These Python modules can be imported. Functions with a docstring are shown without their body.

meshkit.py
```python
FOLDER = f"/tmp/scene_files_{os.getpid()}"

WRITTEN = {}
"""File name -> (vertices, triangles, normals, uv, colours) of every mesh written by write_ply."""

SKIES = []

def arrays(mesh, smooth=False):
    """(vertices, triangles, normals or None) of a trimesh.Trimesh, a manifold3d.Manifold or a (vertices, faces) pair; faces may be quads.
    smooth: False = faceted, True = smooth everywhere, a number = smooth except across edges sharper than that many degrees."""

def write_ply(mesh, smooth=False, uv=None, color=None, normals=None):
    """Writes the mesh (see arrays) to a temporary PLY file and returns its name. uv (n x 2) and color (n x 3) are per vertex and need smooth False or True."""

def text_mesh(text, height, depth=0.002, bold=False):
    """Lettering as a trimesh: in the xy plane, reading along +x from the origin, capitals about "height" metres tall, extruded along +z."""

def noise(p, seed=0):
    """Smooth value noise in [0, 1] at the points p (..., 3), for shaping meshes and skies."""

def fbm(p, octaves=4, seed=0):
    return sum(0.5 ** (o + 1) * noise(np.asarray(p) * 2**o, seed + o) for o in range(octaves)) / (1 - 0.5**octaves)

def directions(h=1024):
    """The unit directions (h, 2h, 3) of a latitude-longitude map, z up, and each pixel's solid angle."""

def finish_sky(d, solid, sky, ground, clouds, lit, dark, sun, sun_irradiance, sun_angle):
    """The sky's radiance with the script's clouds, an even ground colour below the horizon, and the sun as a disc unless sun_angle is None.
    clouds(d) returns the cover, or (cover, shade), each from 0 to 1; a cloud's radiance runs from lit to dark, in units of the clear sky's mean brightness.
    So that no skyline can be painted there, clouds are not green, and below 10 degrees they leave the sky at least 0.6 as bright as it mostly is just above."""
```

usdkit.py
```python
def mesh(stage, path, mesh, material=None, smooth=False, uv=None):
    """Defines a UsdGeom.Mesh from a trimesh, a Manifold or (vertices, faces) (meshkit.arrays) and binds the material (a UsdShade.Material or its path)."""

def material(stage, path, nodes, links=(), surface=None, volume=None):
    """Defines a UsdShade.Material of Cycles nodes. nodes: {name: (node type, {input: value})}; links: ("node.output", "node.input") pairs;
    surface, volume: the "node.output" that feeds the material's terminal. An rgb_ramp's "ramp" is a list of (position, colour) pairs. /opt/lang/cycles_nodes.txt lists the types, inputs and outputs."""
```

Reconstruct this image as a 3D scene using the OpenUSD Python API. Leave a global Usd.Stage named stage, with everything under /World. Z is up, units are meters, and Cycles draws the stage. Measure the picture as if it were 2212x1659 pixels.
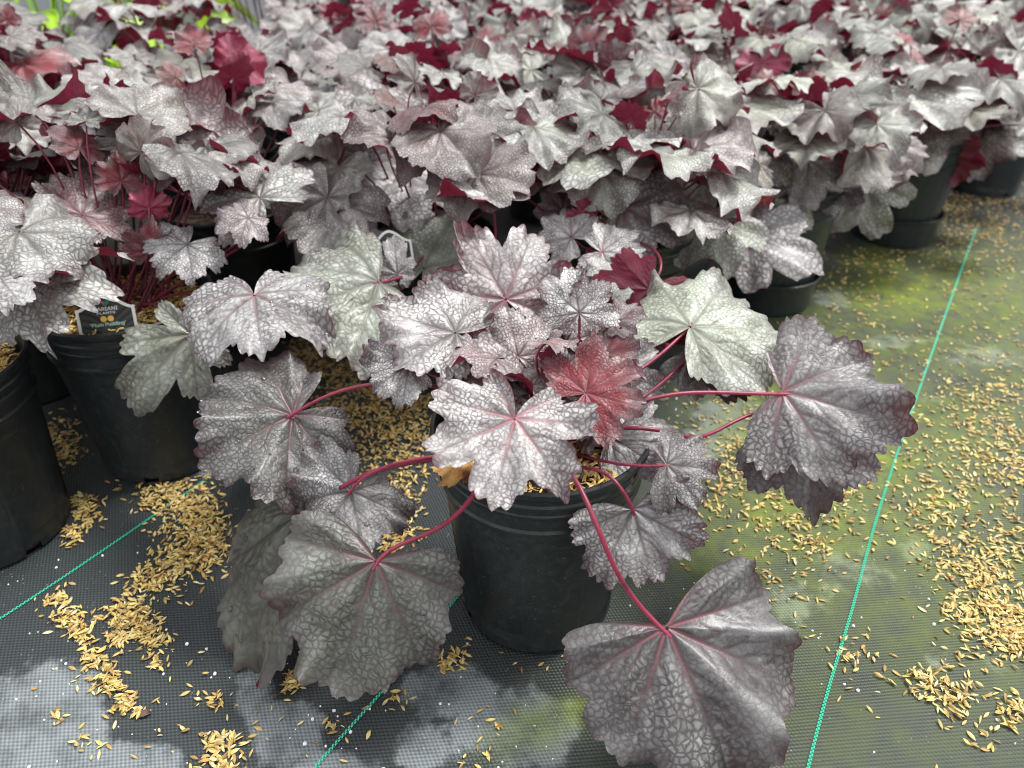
import math
import numpy as np, trimesh, usdkit, meshkit
from scipy.spatial import cKDTree
from pxr import Usd, UsdGeom, UsdLux, UsdShade, Gf, Sdf, Vt

stage = Usd.Stage.CreateInMemory()
UsdGeom.SetStageUpAxis(stage, 'Z'); UsdGeom.SetStageMetersPerUnit(stage, 1.0)
UsdGeom.Xform.Define(stage, '/World'); UsdGeom.Scope.Define(stage, '/World/Looks')
T_ = Sdf.ValueTypeNames

# ------------------------------------------------------------------ camera
W, HH, F, PITCH, CAMH = 2212., 1659., 1600., math.radians(32.7), .506
cam = UsdGeom.Camera.Define(stage, '/World/Camera')
cam.AddTranslateOp().Set(Gf.Vec3d(0, 0, CAMH))
cam.AddRotateXOp().Set(90 - math.degrees(PITCH))
cam.CreateHorizontalApertureAttr(36.0); cam.CreateVerticalApertureAttr(27.0)
cam.CreateFocalLengthAttr(36. * F / W)
cam.CreateFStopAttr(6.6); cam.CreateFocusDistanceAttr(.53)
cam.CreateClippingRangeAttr(Gf.Vec2f(.02, 2000.))
cam.CreateExposureAttr(1.68)

# ------------------------------------------------------------------ sky and sun (bright overcast)
SUN_EL, SUN_XY = math.radians(62), (0.55, 0.25)
SUN_ROT = math.atan2(*SUN_XY)
dome = UsdLux.DomeLight.Define(stage, '/World/sky')
dome.GetPrim().SetCustomDataByKey('kind', 'structure')
dm = usdkit.material(stage, '/World/Looks/sky', {
    'tc': ('texture_coordinate', {}),
    'sky': ('sky_texture', {'sky_type': 'single_scattering', 'sun_disc': False, 'sun_elevation': SUN_EL, 'sun_rotation': SUN_ROT}),
    'n': ('noise_texture', {'scale': 1.7, 'detail': 5.0, 'roughness': .55}),
    'r': ('map_range', {'from_min': .30, 'from_max': .62, 'to_min': .82, 'to_max': 1.0, 'clamp': True}),
    'n2': ('noise_texture', {'scale': 3.1, 'detail': 4.0}),
    'cl': ('mix', {'color1': (4.6, 4.75, 4.9), 'color2': (8.2, 8.2, 8.1)}),
    'm': ('mix', {}), 'sx': ('separate_xyz', {}), 'zr': ('map_range', {'from_min': 0., 'from_max': 1., 'to_min': .30, 'to_max': 1.6, 'clamp': True}), 'cm': ('vector_math', {'math_type': 'scale'}),
    'b': ('background_shader', {'strength': .072})},
    [('tc.generated', 'n.vector'), ('tc.generated', 'n2.vector'), ('n.fac', 'r.value'), ('r.result', 'm.fac'), ('sky.color', 'm.color1'), ('n2.fac', 'cl.fac'), ('cl.color', 'cm.vector1'), ('tc.generated', 'sx.vector'), ('sx.z', 'zr.value'), ('zr.result', 'cm.scale'), ('cm.vector', 'm.color2'),
     ('m.color', 'b.color')], surface='b.background')
UsdShade.MaterialBindingAPI.Apply(dome.GetPrim()).Bind(dm)
sun = UsdLux.DistantLight.Define(stage, '/World/sun')
sun.CreateIntensityAttr(.4); sun.CreateAngleAttr(15.0); sun.CreateNormalizeAttr(True); sun.CreateColorAttr(Gf.Vec3f(1, .975, .94))
sd = np.array([math.sin(SUN_ROT) * math.cos(SUN_EL), math.cos(SUN_ROT) * math.cos(SUN_EL), math.sin(SUN_EL)])
q = Gf.Rotation(Gf.Vec3d(0, 0, 1), Gf.Vec3d(*sd)).GetQuat()
sun.AddOrientOp().Set(Gf.Quatf(q))

# ------------------------------------------------------------------ helpers
CAM = np.array([0, 0, CAMH]); FW = np.array([0, math.cos(PITCH), -math.sin(PITCH)]); UP = np.array([0, math.sin(PITCH), math.cos(PITCH)]); RT = np.array([1., 0, 0])

def ray(px, py): return FW + RT * (px - W / 2) / F + UP * (HH / 2 - py) / F
def at_y(px, py, Y): d = ray(px, py); return CAM + d * (Y / d[1])
def at_z(px, py, z): d = ray(px, py); return CAM + d * ((z - CAMH) / d[2])
def unit(v): v = np.asarray(v, float); return v / max(np.linalg.norm(v), 1e-12)

used = {}
def numbered(parent, name):
    k = used.get((parent, name), -1) + 1; used[(parent, name)] = k
    return f'{parent}/{name}' + (f'_{k:03d}' if k else '')

def tag(prim, label=None, cat=None, group=None, kind=None):
    p = prim.GetPrim() if hasattr(prim, 'GetPrim') else prim
    for k, v in (('label', label), ('category', cat), ('group', group), ('kind', kind)):
        if v: p.SetCustomDataByKey(k, v)
    return prim

def thing(name, loc, label, cat, group=None, rotz=0.):
    x = UsdGeom.Xform.Define(stage, numbered('/World', name))
    x.AddTranslateOp().Set(Gf.Vec3d(*map(float, loc)))
    if rotz: x.AddRotateZOp().Set(float(rotz))
    return tag(x, label, cat, group)

def obj(name, mesh, mat, parent='/World', smooth=False, uv=None, attrs=None, kind=None, label=None, origin=(0, 0, 0)):
    parent = parent if isinstance(parent, str) else str(parent.GetPath())
    v, f = (mesh.vertices, mesh.faces) if isinstance(mesh, trimesh.Trimesh) else mesh
    m = usdkit.mesh(stage, numbered(parent, name), (np.asarray(v) - origin, f), mat, smooth=smooth, uv=uv)
    api = UsdGeom.PrimvarsAPI(m)
    for k, a in (attrs or {}).items():
        a = np.asarray(a, np.float32)
        if a.ndim == 2: api.CreatePrimvar(k, T_.Color3fArray, 'vertex').Set(Vt.Vec3fArray.FromNumpy(a))
        else: api.CreatePrimvar(k, T_.FloatArray, 'vertex').Set(Vt.FloatArray.FromNumpy(a))
    tag(m, label=label, kind=kind)
    return m

def mat(name, nodes, links, surface='p.BSDF'): return usdkit.material(stage, '/World/Looks/' + name, nodes, links, surface=surface)
def plain(name, col, rough=.5, spec=.5, **k): return mat(name, {'p': ('principled_bsdf', {'base_color': col, 'roughness': rough, 'specular_ior_level': spec, **k})}, [])

def tube(pts, rad, n=8):
    pts = np.asarray(pts, float); rad = np.broadcast_to(rad, len(pts))
    t = np.gradient(pts, axis=0); t /= np.linalg.norm(t, axis=1, keepdims=True) + 1e-12
    u = np.cross(t[0], [0.31, .2, .93]); u = unit(u); rows = []
    for p, tt, r in zip(pts, t, rad):
        u = unit(u - tt * (u @ tt)); w = np.cross(tt, u)
        a = np.arange(n) / n * 2 * np.pi
        rows.append(p + r * (np.cos(a)[:, None] * u + np.sin(a)[:, None] * w))
    v = np.vstack(rows); m = len(pts)
    i = np.arange(m - 1)[:, None] * n; j = np.arange(n)[None]; k = (j + 1) % n
    f = np.stack([(i + j), (i + k), (i + n + k), (i + n + j)], -1).reshape(-1, 4)
    f = np.vstack([f[:, :3], f[:, [0, 2, 3]]])
    caps = [[0, a + 1, a] for a in range(1, n - 1)] + [[(m - 1) * n, (m - 1) * n + a, (m - 1) * n + a + 1] for a in range(1, n - 1)]
    return v, np.vstack([f, caps])

def spline(pts, n=14):
    from scipy.interpolate import CubicSpline
    pts = np.asarray(pts, float); d = np.r_[0, np.cumsum(np.linalg.norm(np.diff(pts, axis=0), axis=1) ** .7 + 1e-6)]
    return CubicSpline(d, pts)(np.linspace(0, d[-1], n))

def join(parts):
    vs, fs, n = [], [], 0
    for v, f in parts:
        f = np.asarray(f)
        if f.shape[1] == 4: f = np.vstack([f[:, :3], f[:, [0, 2, 3]]])
        vs.append(v); fs.append(f + n); n += len(v)
    return np.vstack(vs), np.vstack(fs)

# ------------------------------------------------------------------ materials
def leaf_material(name, near):
    N = {'g': ('geometry', {}), 'lf': ('attribute', {'attribute': 'lf'}), 'tn': ('attribute', {'attribute': 'tn'}), 'pk': ('attribute', {'attribute': 'pk'}),
         'ls': ('separate_color', {}), 'ts': ('separate_color', {}), 'uv': ('uvmap', {'attribute': 'st'}),
         'n1': ('noise_texture', {'scale': 3.0, 'detail': 3.0}), 'n1r': ('map_range', {'from_min': .3, 'from_max': .7, 'to_min': .40, 'to_max': 1.14, 'clamp': True}),
         'n2': ('noise_texture', {'scale': 34.0, 'detail': 3.0}), 'n2r': ('map_range', {'from_min': .3, 'from_max': .7, 'to_min': .80, 'to_max': 1.1, 'clamp': True}),
         'iv': ('math', {'math_type': 'multiply_add', 'value2': -.92, 'value3': 1.0}),
         'f1': ('math', {'math_type': 'multiply'}), 'f2': ('math', {'math_type': 'multiply'}), 'f3': ('math', {'math_type': 'multiply', 'use_clamp': True}),
         'cg': ('mix', {'color1': (.560, .566, .562), 'color2': (.45, .505, .43)}), 'cr': ('mix', {'color2': (.30, .040, .050)}),
         'vg': ('mix', {'color1': (.056, .042, .043), 'color2': (.11, .11, .08)}), 'vr': ('mix', {'color2': (.085, .008, .014)}),
         'top': ('mix', {}), 'tp': ('mix', {'color2': (.46, .17, .21)}), 'te': ('mix', {'color2': (.060, .014, .024)}),
         'dk': ('hsv', {'saturation': 1.0}),
         'un': ('mix', {'color1': (.075, .005, .013), 'color2': (.17, .011, .034)}),
         'ur': ('mix', {'color2': (.24, .02, .058)}), 'uvn': ('mix', {'color2': (.07, .004, .012)}), 'uf': ('math', {'math_type': 'multiply', 'value2': .6}),
         'c': ('mix', {}), 'bh': ('math', {'math_type': 'multiply_add', 'value2': .5}),
         'bp': ('bump', {'strength': .45, 'distance': .0008 if near else .0014}),
         'p': ('principled_bsdf', {'roughness': .43, 'specular_ior_level': .5, 'coat_weight': .08, 'coat_roughness': .22}),
         'tl': ('translucent_bsdf', {'color': (.28, .02, .05)}), 'o': ('mix_closure', {'fac': .10})}
    L = [('lf.color', 'ls.color'), ('tn.color', 'ts.color'), ('uv.UV', 'n1.vector'), ('uv.UV', 'n2.vector'), ('n1.fac', 'n1r.value'), ('n2.fac', 'n2r.value'),
         ('ls.g', 'iv.value1'), ('iv.value', 'f1.value2'), ('f1.value', 'f2.value1'), ('n1r.result', 'f2.value2'), ('f2.value', 'f3.value1'), ('n2r.result', 'f3.value2'),
         ('ts.g', 'cg.fac'), ('cg.color', 'cr.color1'), ('ts.r', 'cr.fac'), ('ts.g', 'vg.fac'), ('vg.color', 'vr.color1'), ('ts.r', 'vr.fac'),
         ('f3.value', 'top.fac'), ('vr.color', 'top.color1'), ('cr.color', 'top.color2'), ('top.color', 'tp.color1'), ('pk.fac', 'tp.fac'),
         ('tp.color', 'te.color1'), ('ls.b', 'te.fac'), ('te.color', 'dk.color'), ('ts.b', 'dk.value'),
         ('n1.fac', 'un.fac'), ('un.color', 'ur.color1'), ('ts.r', 'ur.fac'), ('ur.color', 'uvn.color1'), ('ls.g', 'uf.value1'), ('uf.value', 'uvn.fac'),
         ('g.backfacing', 'c.fac'), ('dk.color', 'c.color1'), ('uvn.color', 'c.color2'), ('c.color', 'p.base_color'),
         ('n2.fac', 'bh.value1'), ('bh.value', 'bp.height'), ('bp.normal', 'p.normal'), ('p.BSDF', 'o.closure1'), ('tl.BSDF', 'o.closure2')]
    N |= {'wn': ('noise_texture', {'scale': 7.0, 'detail': 2.0}), 'ws': ('vector_math', {'math_type': 'scale', 'scale': .13}), 'wa': ('vector_math', {'math_type': 'add'}),
          'vo': ('voronoi_texture', {'feature': 'distance_to_edge', 'dimensions': '2D', 'scale': 14.5, 'randomness': .80}), 'vo2': ('voronoi_texture', {'feature': 'distance_to_edge', 'dimensions': '2D', 'scale': 31.0, 'randomness': .95}),
          'vc': ('voronoi_texture', {'feature': 'f1', 'dimensions': '2D', 'scale': 14.5, 'randomness': .80}), 'vcs': ('separate_color', {}), 'vcr': ('map_range', {'to_min': .78, 'to_max': 1.10}),
          'va': ('map_range', {'from_min': -.02, 'from_max': .36, 'to_min': .20, 'to_max': 1.0, 'clamp': True, 'range_type': 'smoothstep'}), 'sm': ('attribute', {'attribute': 'sm'}), 'smx': ('mix_float', {'a': .66}), 'vb': ('map_range', {'from_min': .0, 'from_max': .20, 'to_min': .80, 'to_max': 1.0, 'clamp': True, 'range_type': 'smoothstep'}),
          'f0': ('math', {'math_type': 'multiply'}), 'vm': ('math', {'math_type': 'multiply'}), 'vm2': ('math', {'math_type': 'multiply'}), 'hb': ('math', {'math_type': 'multiply', 'value2': .8})}
    L += [('uv.UV', 'wn.vector'), ('wn.color', 'ws.vector1'), ('ws.vector', 'wa.vector1'), ('uv.UV', 'wa.vector2'), ('wa.vector', 'vo.vector'), ('wa.vector', 'vo2.vector'), ('wa.vector', 'vc.vector'), ('vc.color', 'vcs.color'), ('vcs.r', 'vcr.value'),
          ('vo.distance', 'va.value'), ('vo2.distance', 'vb.value'), ('sm.fac', 'smx.fac'), ('va.result', 'smx.b'), ('smx.result', 'vm.value1'), ('vb.result', 'vm.value2'), ('vm.value', 'vm2.value1'), ('vcr.result', 'vm2.value2'), ('vm2.value', 'f0.value1'), ('ls.r', 'f0.value2'), ('f0.value', 'f1.value1'), ('vm.value', 'hb.value1'), ('hb.value', 'bh.value3')]
    return mat(name, N, L, surface='o.closure')

M_NEAR, M_FAR = leaf_material('leaf_near', True), leaf_material('leaf_far', False)
M_PET = mat('petiole', {'g': ('geometry', {}), 'n': ('noise_texture', {'scale': 160., 'detail': 3.}), 'pk': ('attribute', {'attribute': 'pk'}),
                        'a': ('mix', {'color1': (.085, .008, .022), 'color2': (.215, .022, .050)}), 'b': ('mix', {'color2': (.05, .008, .018)}), 'r': ('map_range', {'from_min': .52, 'from_max': .75, 'to_max': .7, 'clamp': True}),
                        'bp': ('bump', {'strength': .4, 'distance': .0006}), 'p': ('principled_bsdf', {'roughness': .42})},
            [('g.position', 'n.vector'), ('pk.fac', 'a.fac'), ('a.color', 'b.color1'), ('n.fac', 'r.value'), ('r.result', 'b.fac'), ('b.color', 'p.base_color'), ('n.fac', 'bp.height'), ('bp.normal', 'p.normal')])
M_WATER = mat('water', {'p': ('principled_bsdf', {'base_color': (1, 1, 1), 'roughness': .0, 'ior': 1.33, 'transmission_weight': 1.0})}, [])
M_POT = mat('pot_plastic', {'tc': ('texture_coordinate', {}), 'n': ('noise_texture', {'scale': 130., 'detail': 5., 'roughness': .7}), 'n2': ('noise_texture', {'scale': 30., 'detail': 4.}),
                            'w': ('noise_texture', {'scale': 420., 'detail': 1.}), 'wr': ('map_range', {'from_min': .70, 'from_max': .76, 'to_max': .30, 'clamp': True}),
                            'st': ('mapping', {'scale': (1., 1., .18)}), 'r': ('map_range', {'from_min': .46, 'from_max': .78, 'to_max': .17, 'clamp': True}), 'mm': ('math', {'math_type': 'multiply'}), 'ad': ('math', {'math_type': 'add', 'use_clamp': True}),
                            'a': ('mix', {'color1': (.0058, .0076, .0082), 'color2': (.12, .135, .13)}), 'rr': ('map_range', {'from_min': .3, 'from_max': .7, 'to_min': .30, 'to_max': .50}),
                            'bp': ('bump', {'strength': .12, 'distance': .001}), 'p': ('principled_bsdf', {'specular_ior_level': .5})},
            [('tc.object', 'n.vector'), ('tc.object', 'st.vector'), ('st.vector', 'n2.vector'), ('tc.object', 'w.vector'), ('n.fac', 'r.value'), ('r.result', 'mm.value1'), ('n2.fac', 'mm.value2'), ('w.fac', 'wr.value'), ('wr.result', 'ad.value1'), ('mm.value', 'ad.value2'),
             ('ad.value', 'a.fac'), ('a.color', 'p.base_color'), ('n2.fac', 'rr.value'), ('rr.result', 'p.roughness'), ('n.fac', 'bp.height'), ('bp.normal', 'p.normal')])
M_SOIL = mat('soil', {'g': ('geometry', {}), 'n': ('noise_texture', {'scale': 220., 'detail': 4.}), 'r': ('rgb_ramp', {'ramp': [(.3, (.012, .008, .005)), (.55, (.05, .03, .017)), (.75, (.13, .085, .045))]}),
                      'bp': ('bump', {'strength': 1., 'distance': .003}), 'p': ('principled_bsdf', {'roughness': .8})},
             [('g.position', 'n.vector'), ('n.fac', 'r.fac'), ('r.color', 'p.base_color'), ('n.fac', 'bp.height'), ('bp.normal', 'p.normal')])
M_HULL = mat('rice_hull', {'g': ('geometry', {}), 'n': ('noise_texture', {'scale': 700., 'detail': 2.}), 'tn': ('attribute', {'attribute': 'tn'}), 'bp': ('bump', {'strength': .3, 'distance': .0004}),
                           'm': ('mix', {'mix_type': 'multiply', 'fac': .2}), 'p': ('principled_bsdf', {'roughness': .45}), 'tl': ('translucent_bsdf', {'color': (.55, .36, .10)}), 'o': ('mix_closure', {'fac': .15})},
             [('g.position', 'n.vector'), ('n.fac', 'bp.height'), ('bp.normal', 'p.normal'), ('tn.color', 'm.color1'), ('n.fac', 'm.color2'), ('m.color', 'p.base_color'), ('p.BSDF', 'o.closure1'), ('tl.BSDF', 'o.closure2')], surface='o.closure')

# ------------------------------------------------------------------ ground: woven landscape fabric
LINES = [[at_z(x, y, 0) for x, y in l] for l in (
    [(-60, 1375), (0, 1335), (215, 1192), (430, 1050), (700, 866), (900, 735)],
    [(655, 1678), (670, 1659), (752, 1565), (835, 1470), (912, 1375), (990, 1280), (1130, 1110), (1300, 905)],
    [(1738, 1690), (1745, 1659), (1792, 1480), (1840, 1320), (1885, 1150), (1960, 915), (2035, 700), (2110, 490)])]
LDIR = unit(LINES[1][4] - LINES[1][1]); LANG = math.atan2(LDIR[0], LDIR[1])   # clockwise from +y

def ground_z(x, y):
    x = np.asarray(x, float); y = np.asarray(y, float)
    p = np.stack([x * 2.2 + y * .9, y * 5.5 - x * 2.0, np.zeros_like(x)], -1)
    n = meshkit.noise(p, 3) - .5
    p2 = np.stack([x * 5 + y * 3, y * 15 - x * 7, np.zeros_like(x)], -1)
    n2 = meshkit.noise(p2, 8) - .5
    fade = np.clip(1.6 - np.hypot(x, y) / 4, 0, 1)
    return (n * .010 + n2 * .0045) * fade - .003

fab_nodes = {'g': ('geometry', {}), 'mp': ('mapping', {'mapping_type': 'point', 'rotation': (0, 0, LANG)}), 's': ('separate_xyz', {}),
    'kx': ('math', {'math_type': 'multiply', 'value2': math.pi / .0024}), 'ky': ('math', {'math_type': 'multiply', 'value2': math.pi / .0017}),
    'sx': ('math', {'math_type': 'sine'}), 'sy': ('math', {'math_type': 'sine'}), 'w': ('math', {'math_type': 'multiply'}),
    'wr': ('map_range', {'from_min': -1., 'from_max': 1., 'to_min': .42, 'to_max': 1.32}),
    # paler grey patches, broken up by noise
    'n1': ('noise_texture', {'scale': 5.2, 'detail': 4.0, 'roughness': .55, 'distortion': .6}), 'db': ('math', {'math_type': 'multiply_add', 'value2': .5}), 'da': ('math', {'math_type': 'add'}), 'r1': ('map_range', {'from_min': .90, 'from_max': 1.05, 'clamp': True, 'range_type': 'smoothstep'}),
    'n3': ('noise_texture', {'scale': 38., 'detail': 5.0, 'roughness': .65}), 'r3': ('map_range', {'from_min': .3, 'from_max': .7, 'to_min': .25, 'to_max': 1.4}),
    'pale_at': ('attribute', {'attribute': 'pale_patch'}), 'alga': ('attribute', {'attribute': 'algae'}), 'ndx': ('map_range', {'from_min': .28, 'from_max': .62, 'to_min': 0., 'to_max': 1., 'clamp': True}), 'fd': ('math', {'math_type': 'multiply'}), 'fd2': ('math', {'math_type': 'multiply', 'use_clamp': True}),
    'pale_patch': ('mix', {'color1': (.036, .042, .044), 'color2': (.165, .187, .195)}),
    'wm': ('mix', {'mix_type': 'multiply', 'fac': .8}),
    # algae on the right hand walkway
    'n2': ('noise_texture', {'scale': 4.3, 'detail': 5.0, 'roughness': .6}), 'r2': ('map_range', {'from_min': .30, 'from_max': .62, 'to_min': .34, 'clamp': True}),
    'ax': ('map_range', {'from_min': .0, 'from_max': 1., 'clamp': True}), 'fa': ('math', {'math_type': 'multiply'}), 'fa2': ('math', {'math_type': 'multiply', 'use_clamp': True}),
    'alg': ('mix', {'color2': (.145, .188, .016)}),
    # white mineral specks
    'v': ('voronoi_texture', {'feature': 'f1', 'scale': 210.}), 'vr': ('map_range', {'from_min': .06, 'from_max': .12, 'to_min': .5, 'to_max': 0., 'clamp': True}), 'nv': ('noise_texture', {'scale': 25.}), 'nvr': ('map_range', {'from_min': .5, 'from_max': .62, 'clamp': True}), 'vm': ('math', {'math_type': 'multiply'}),
    'sp': ('mix', {'color2': (.6, .6, .58)}),
    'rg': ('map_range', {'from_min': .3, 'from_max': .7, 'to_min': .34, 'to_max': .55}),
    'bp': ('bump', {'strength': .5, 'distance': .0006}), 'p': ('principled_bsdf', {'specular_ior_level': .22})}
fab_links = [('g.position', 'mp.vector'), ('mp.vector', 's.vector'), ('s.x', 'kx.value1'), ('s.y', 'ky.value1'), ('kx.value', 'sx.value1'), ('ky.value', 'sy.value1'), ('sx.value', 'w.value1'), ('sy.value', 'w.value2'), ('w.value', 'wr.value'),
    ('g.position', 'n1.vector'), ('n1.fac', 'da.value1'), ('pale_at.fac', 'da.value2'), ('da.value', 'db.value3'), ('n3.fac', 'db.value1'), ('db.value', 'r1.value'), ('g.position', 'n3.vector'), ('n3.fac', 'r3.value'), ('r1.result', 'fd.value1'), ('r3.result', 'fd.value2'), ('fd.value', 'fd2.value1'), ('fd2.value', 'pale_patch.fac'),
    ('pale_patch.color', 'wm.color1'), ('wr.result', 'wm.color2'), ('g.position', 'n2.vector'), ('n2.fac', 'r2.value'), ('alga.fac', 'ax.value'), ('r2.result', 'fa.value1'), ('ax.result', 'fa.value2'), ('fa.value', 'fa2.value1'), ('r3.result', 'fa2.value2'), ('fa2.value', 'alg.fac'), ('wm.color', 'alg.color1'),
    ('g.position', 'v.vector'), ('v.distance', 'vr.value'), ('g.position', 'nv.vector'), ('nv.fac', 'nvr.value'), ('vr.result', 'vm.value1'), ('nvr.result', 'vm.value2'), ('vm.value', 'sp.fac'), ('alg.color', 'sp.color1'),
    ('sp.color', 'p.base_color'), ('n3.fac', 'rg.value'), ('rg.result', 'p.roughness'), ('w.value', 'bp.height'), ('bp.normal', 'p.normal')]
fab_nodes['fd2'][1]['value2'] = 1.0
M_FAB = mat('woven_fabric', fab_nodes, fab_links)

gx = np.r_[-300, -60, -15, -6, -3, np.arange(-1.3, 1.9, .011), 3.5, 6, 15, 60, 300]
gy = np.r_[-300, -60, -10, -3, -.6, np.arange(.1, 2.4, .011), 3.5, 6, 15, 60, 300]
X, Y = np.meshgrid(gx, gy); nx, ny = len(gx), len(gy)
V = np.stack([X, Y, ground_z(X, Y)], -1).reshape(-1, 3)
def patch_mask(blobs):
    out = np.zeros(len(V))
    for px, py, rx, ry, a in blobs:
        c = at_z(px, py, 0); ax = (at_z(px + rx, py, 0) - c)[:2]; ay = (at_z(px, py - ry, 0) - c)[:2]
        M = np.linalg.inv(np.stack([ax, ay], 1)); d2 = (((V[:, :2] - c[:2]) @ M.T) ** 2).sum(1); out = np.maximum(out, a * np.exp(-d2 ** 1.5))
    return out
PALE = patch_mask([(90, 1560, 160, 150, .5), (280, 1640, 170, 60, .5), (540, 1470, 70, 90, .42), (620, 1570, 90, 80, .55), (700, 1660, 120, 60, .5), (980, 1480, 120, 60, .34), (1120, 1560, 150, 90, .42), (900, 1600, 90, 60, .3),
    (1900, 735, 90, 18, .2), (2120, 770, 110, 18, .18), (1560, 900, 90, 40, .42), (1500, 960, 60, 40, .36), (1800, 640, 50, 24, .34), (2000, 860, 110, 16, .3), (1900, 1210, 160, 60, .2), (2050, 1420, 140, 50, .16), (1700, 1290, 70, 60, .18), (30, 1480, 90, 60, .34)])  # where the fabric colour turns paler grey
ALG = patch_mask([(1900, 900, 420, 330, .62), (2100, 700, 300, 200, .6), (1640, 1150, 200, 160, .5), (1800, 1180, 260, 120, .45), (2100, 1150, 200, 130, .4), (2150, 1450, 160, 100, .25), (1650, 1320, 130, 90, .4), (1950, 640, 160, 60, .9), (2050, 760, 200, 60, .9), (1800, 800, 160, 60, .85), (1980, 880, 220, 60, 1.), (2150, 900, 200, 60, .7), (1640, 940, 140, 60, .8), (1850, 1000, 200, 60, 1.), (1700, 1090, 200, 60, .8), (2050, 1080, 160, 50, .8), (1560, 1210, 90, 60, .7), (1700, 1330, 90, 70, .65), (1640, 1180, 110, 60, .6),
    (1950, 1180, 140, 40, .55), (1150, 1560, 80, 50, .7), (1230, 1530, 60, 40, .7), (1080, 1600, 50, 40, .7), (1300, 1420, 60, 50, .4), (1900, 560, 90, 40, .7), (2060, 560, 120, 40, .6)])
i = (np.arange(ny - 1)[:, None] * nx + np.arange(nx - 1)[None]).ravel()
ground = obj('ground', (V, np.stack([i, i + 1, i + nx + 1, i + nx], 1)), M_FAB, smooth=True, attrs={'pale_patch': PALE, 'algae': ALG}, kind='structure', label='dark woven landscape fabric ground with pale and mossy patches')

M_GREEN = plain('green_yarn', (.025, .47, .29), .42)
for L in LINES:
    P = spline(L, 400); d = np.r_[0, np.cumsum(np.linalg.norm(np.diff(P, axis=0), axis=1))]
    parts = []; step = .0034
    s = 0.
    while s < d[-1] - .01:
        for row in (0, 1):
            a = s + row * step / 2
            p0, p1 = (np.array([np.interp(a + o, d, P[:, k]) for k in range(3)]) for o in (0, step * .72))
            t = unit((p1 - p0)[:2]); nn = np.array([-t[1], t[0]]) * .00058; off = nn * (1.05 if row else -1.05)
            q = []
            for e, (pp, hz) in enumerate(((p0, .0003), (.5 * (p0 + p1), .0011), (p1, .0003))):
                for sg in (-1, 1):
                    xy = pp[:2] + off + sg * nn * .95; q.append([*xy, hz])
            parts.append((np.array(q), np.array([[0, 1, 3, 2], [2, 3, 5, 4]])))
        s += step
    v, f = join(parts); v[:, 2] += ground_z(v[:, 0], v[:, 1]) + .0008
    obj('marker_line', (v, f), M_GREEN, ground, kind=None)

# ------------------------------------------------------------------ nursery pots
PH, RT_, RB_ = .172, .083, .064
def lathe(prof, n=128, fn=None):
    prof = np.asarray(prof, float); a = np.arange(n) / n * 2 * np.pi; m = len(prof)
    r = np.repeat(prof[:, :1], n, 1); z = np.repeat(prof[:, 1:], n, 1)
    if fn is not None: r = fn(r, z, a[None])
    v = np.stack([r * np.cos(a), r * np.sin(a), z], -1).reshape(-1, 3)
    i = np.arange(m - 1)[:, None] * n; j = np.arange(n)[None]; k = (j + 1) % n
    return v, np.stack([i + j, i + k, i + n + k, i + n + j], -1).reshape(-1, 4)

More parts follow.
